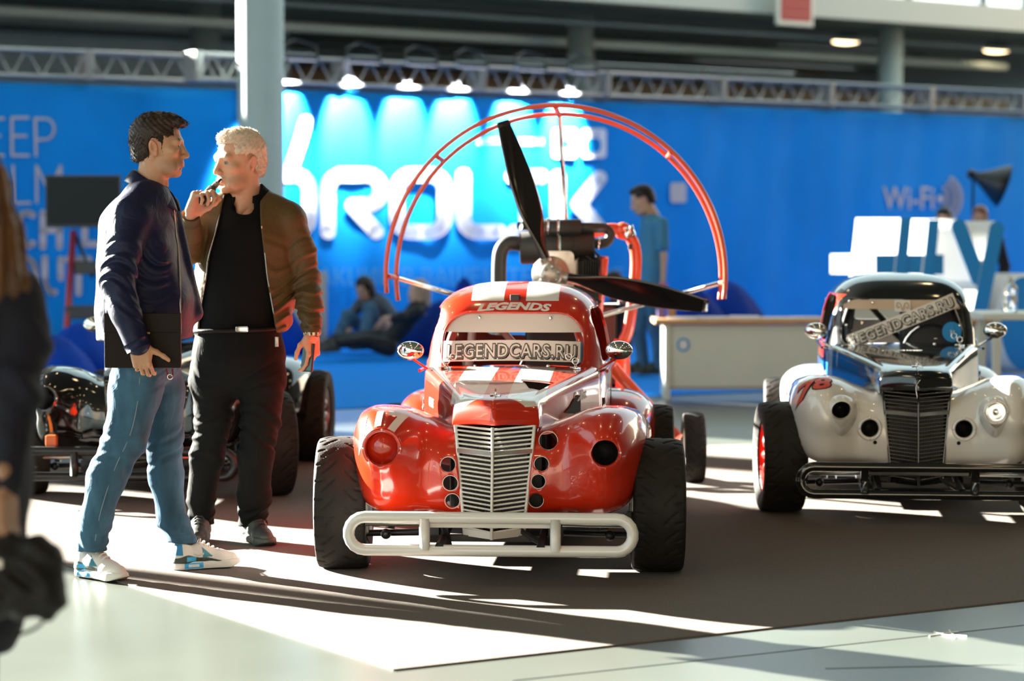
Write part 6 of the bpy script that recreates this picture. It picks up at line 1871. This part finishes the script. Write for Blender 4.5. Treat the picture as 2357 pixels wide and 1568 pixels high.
# man in the blue tee walking by the counter, looking down
man3 = figure(P(1479, 461, 22.5), (-1, -.1, -.38), jp(22.5, neck=(1492, 492), chest=(1506, 540), hip=(1500, 660), sL=(1488, 512, 22.68), eL=(1484, 590, 22.72), wL=(1462, 640, 22.65),
              sR=(1522, 516, 22.34), eR=(1528, 592, 22.30), wR=(1526, 660, 22.28), hL=(1492, 680, 22.6), kL=(1470, 760, 22.62), aL=(1482, 838, 22.6), hR=(1508, 680, 22.42), kR=(1512, 762, 22.42), aR=(1518, 840, 22.42)),
              (.50, .30, .20), 'short', M_hairk, M_tee, M_jean2, 'man in a blue T-shirt and jeans looking down beside the counter', sleeves=False, wide=(.1, 1, 0), shoes={'L': (-1, -.2), 'R': (-1, -.15)}, hem=.07, hs=1.1)
wb = make('wristband', tube([P(1526, 652, 22.28), P(1526, 668, 22.28)], .042, 12), mat('pink_band', (.62, .10, .22), .6), man3)
# woman sitting on the floor
figure(P(838, 664, 26.4), (-.45, -.8, -.45), jp(26.4, neck=(856, 690), chest=(872, 712), hip=(880, 772), sL=(886, 700, 26.3), eL=(912, 735, 26.0), wL=(880, 748, 25.85), sR=(828, 702, 26.5), eR=(803, 735, 26.3), wR=(800, 762, 26.1),
       hL=(868, 778, 26.3), kL=(850, 712, 25.85), aL=(838, 786, 25.7), hR=(860, 776, 26.5), kR=(800, 728, 26.2), aR=(772, 786, 26.0)),
       (.42, .25, .17), 'long', M_hairk, M_greytop, M_jean2, 'dark-haired woman in slate clothes sitting on the blue carpet with drawn-up knees', wide=(.8, -.5, 0), shoes={'L': (-.5, -.8), 'R': (-.8, -.5)}, top_r=.9, h=.009)
# blonde person reclining against the bean bag
figure(P(962, 672, 25.1), (-.75, -.5, .05), jp(25.1, neck=(968, 698), chest=(952, 722), hip=(908, 772), sL=(960, 716, 24.95), eL=(925, 730, 24.8), wL=(900, 735, 24.75), sR=(968, 712, 25.3), eR=(940, 735, 25.4), wR=(912, 745, 25.3),
       hL=(895, 800, 25.0), kL=(840, 785, 24.9), aL=(775, 790, 24.65), hR=(895, 774, 25.2), kR=(832, 778, 25.2), aR=(772, 780, 25.0)),
       (.50, .32, .22), 'long', M_hairbl, M_darktop, mat('black_leggings', (.006, .006, .008), .8), 'blonde person in black reclining against the dark blue bean bag with stretched legs', wide=(.2, 1, 0), shoes={'L': (-.6, -.6), 'R': (-.6, -.6)}, top_r=.88, h=.009)
# two visitors behind the big letters
for px, py, Y, hm_, lb in ((2172, 506, 24.4, M_hairk, 'dark-haired visitor standing behind the big hash sign'), (2256, 502, 24.8, mat('red_brown_hair', (.14, .05, .025), .5), 'red-brown haired visitor in black behind the big letter Y')):
    s_ = FPX / Y
    q = lambda dx, dz, dy=0.0: P(px + dx * s_, py + dz * s_, Y + dy)
    figure(q(0, 0), (-.2, -1, -.25), dict(neck=q(0, .15), chest=q(0, .32), hip=q(0, .75), sL=q(.19, .24), eL=q(.25, .50), wL=q(.20, .70, -.15), sR=q(-.19, .24), eR=q(-.25, .50), wR=q(-.20, .70, -.15),
           hL=q(.09, .82), kL=q(.10, 1.12), aL=q(.10, 1.42), hR=q(-.09, .82), kR=q(-.10, 1.12), aR=q(-.10, 1.42)), (.42, .24, .16), 'short', hm_, M_darktop, M_trous, lb, shoes={'L': (.1, -1), 'R': (-.1, -1)}, h=.012)
# someone sitting low behind the trike
px, py, Y = 1412, 652, 26.0; s_ = FPX / Y
q = lambda dx, dz, dy=0.0: P(px + dx * s_, py + dz * s_, Y + dy)
figure(q(0, 0), (-1, -.2, -.3), dict(neck=q(.02, .14), chest=q(.05, .30), hip=q(.10, .62), sL=q(.05, .22, .18), eL=q(-.10, .42, .2), wL=q(-.28, .50, .15), sR=q(.05, .22, -.18), eR=q(-.08, .44, -.2), wR=q(-.28, .50, -.12),
       hL=q(.06, .68, .1), kL=q(-.35, .48, .1), aL=q(-.40, .86, .1), hR=q(.06, .68, -.1), kR=q(-.33, .50, -.1), aR=q(-.42, .88, -.1)), (.42, .25, .17), 'short', M_hairk, M_darktop, M_jean2,
       'dark-haired person sitting low behind the orange frame of the trike', wide=(0, 1, 0), shoes={'L': (-1, 0), 'R': (-1, 0)}, h=.012)
# woman passing close by with long brown hair, dark coat and a handbag
def passer():
    Y = 5.6; sk = (.30, .16, .10)
    M_coat = cloth_mat('dark_plum_navy_coat', (.006, .006, .014), .8); M_hl = mat('long_brown_hair', (.085, .034, .010), .5, noise=(18, .5, (1, 1, .15)), bump=(40, .5, (1, 1, .1)), spec=.3)
    HC = P(-95, 440, Y); R = basis((-.5, .85, 0), (0, 0, 1))
    hm = head_sdf(.006).mesh()
    wr = P(14, 1138, Y - .27)
    hand = hand_mesh(.0045, [(70, 80, 50)] * 4, wr, (.05, -.02, -1), (.9, -.2, 0))
    body = limb_body([([P(-95, 590, Y), P(-90, 780, Y), P(-90, 1000, Y)], [.05, .10, .11]), ([P(25, 665, Y), P(52, 850, Y), wr], [.05, .045, .03]), ([P(-90, 1000, Y), P(-50, 1200, Y), P(-60, 1480, Y), P(-60, 1820, Y)], [.1, .08, .055, .04]),
                      ([P(-90, 1000, Y), P(-150, 1200, Y), P(-150, 1480, Y), P(-150, 1820, Y)], [.1, .08, .055, .04])], .012)
    o = body_obj('person', [put_local(hm, R, HC), hand, body], [sk, sk, sk], 'passing woman with long brown hair in a dark coat carrying a black handbag')
    s = SDF(P(-210, 900, Y) - [0, .2, 0], P(100, 300, Y) + [0, .2, .02], .008)
    s.ell(HC + [0, 0, .03], (.10, .11, .11), k=.02).cone(HC + [.02, 0, -.02], P(-40, 640, Y - .03), .10, .085, k=.04).cone(P(-20, 560, Y - .03), P(22, 655, Y - .06), .06, .040, k=.04).cone(P(-20, 560, Y), P(-30, 720, Y - .08), .07, .03, k=.04)
    s.fun(lambda x, y, z: .006 * np.sin(x * 140 + y * 90 + 1.5 * np.sin(z * 12)) + .003 * np.sin(x * 260 - y * 190 + z * 20))
    make('hair', s.mesh(), M_hl, o)
    s = SDF(P(-260, 1500, Y) - [0, .4, 0], P(190, 520, Y) + [0, .35, 0], .009)
    s.cone(P(-80, 700, Y), P(-80, 860, Y), .14, .14, k=.06).cone(P(-80, 860, Y), P(-85, 1080, Y), .14, .15, k=.06).cone(P(-85, 1080, Y), P(-110, 1400, Y), .15, .17, k=.06)
    s.cone(P(-60, 640, Y), P(18, 690, Y), .065, .075, k=.05).cone(P(-110, 640, Y), P(-190, 690, Y), .065, .07, k=.05)
    arm = [P(22, 690, Y), P(44, 790, Y - .02), P(34, 930, Y - .14), P(14, 1110, Y - .25)]
    s.chain(arm, [.078, .070, .058, .042], k=.03)
    s.fun(folds(arm, [(.15, .1, 1), (.3, .1, 1)], 60, .007, 31)); s.fun(drape(.005, 18, 32))
    cloth('coat', s, M_coat, o)
    for x in (-60, -150): make('leg_stocking', tube([P(x, 1380, Y), P(x, 1600, Y), P(x, 1815, Y)], [.06, .055, .04], 14), M_coat, o)
    for x in (-60, -150): shoe(o, P(x, 1820, Y) * [1, 1, 0] + [0, -.03, .004], (-.4, .9), 'dark', .9, h=.006)
    # handbag hanging from her hand
    bc = P(52, 1330, Y - .29)
    b = empty('handbag', bc, 0, 'black slouchy handbag hanging from the hand of the passing woman', 'handbag')
    M_bagl = mat('black_bag_leather', (.006, .005, .005), .6, bump=(25, .5), spec=.25)
    s = SDF((-.22, -.12, -.12), (.13, .12, .16), .006)
    s.box((-.045, 0, -.01), (.125, .055, .06), r=.04, k=.04).cone((-.13, 0, .05), (.04, 0, .05), .045, k=.04).cone((-.14, 0, -.04), (.045, 0, -.035), .055, k=.03)
    s.fun(lambda x, y, z: .006 * np.sin(x * 95 + 2 * np.sin(z * 50)) * np.cos(z * 30) + .003 * np.sin(z * 120 + x * 60))
    make('bag_body', s.mesh(), M_bagl, b)
    hp = wr - bc + np.array([0, 0, -.10])
    for dy in (-.03, .03):
        make('bag_handle', tube(catmull([(-.10, dy, .07), hp + [-.03, dy * .3, -.03], hp + [0, dy * .2, .005], hp + [.03, dy * .3, -.03], (.03, dy, .07)], 6), .007, 8), M_bagl, b)
    make('shoulder_strap', tube(catmull([(.055, 0, .0), (.06, -.01, -.07), (.02, -.02, -.115), (-.08, -.02, -.13), (-.17, -.01, -.10)], 6), .004, 6), M_bagl, b)
    make('bag_clasp', box((-.06, -.068, .03), (-.03, -.06, .05), .002), M_steel, b, smooth=False)
passer()
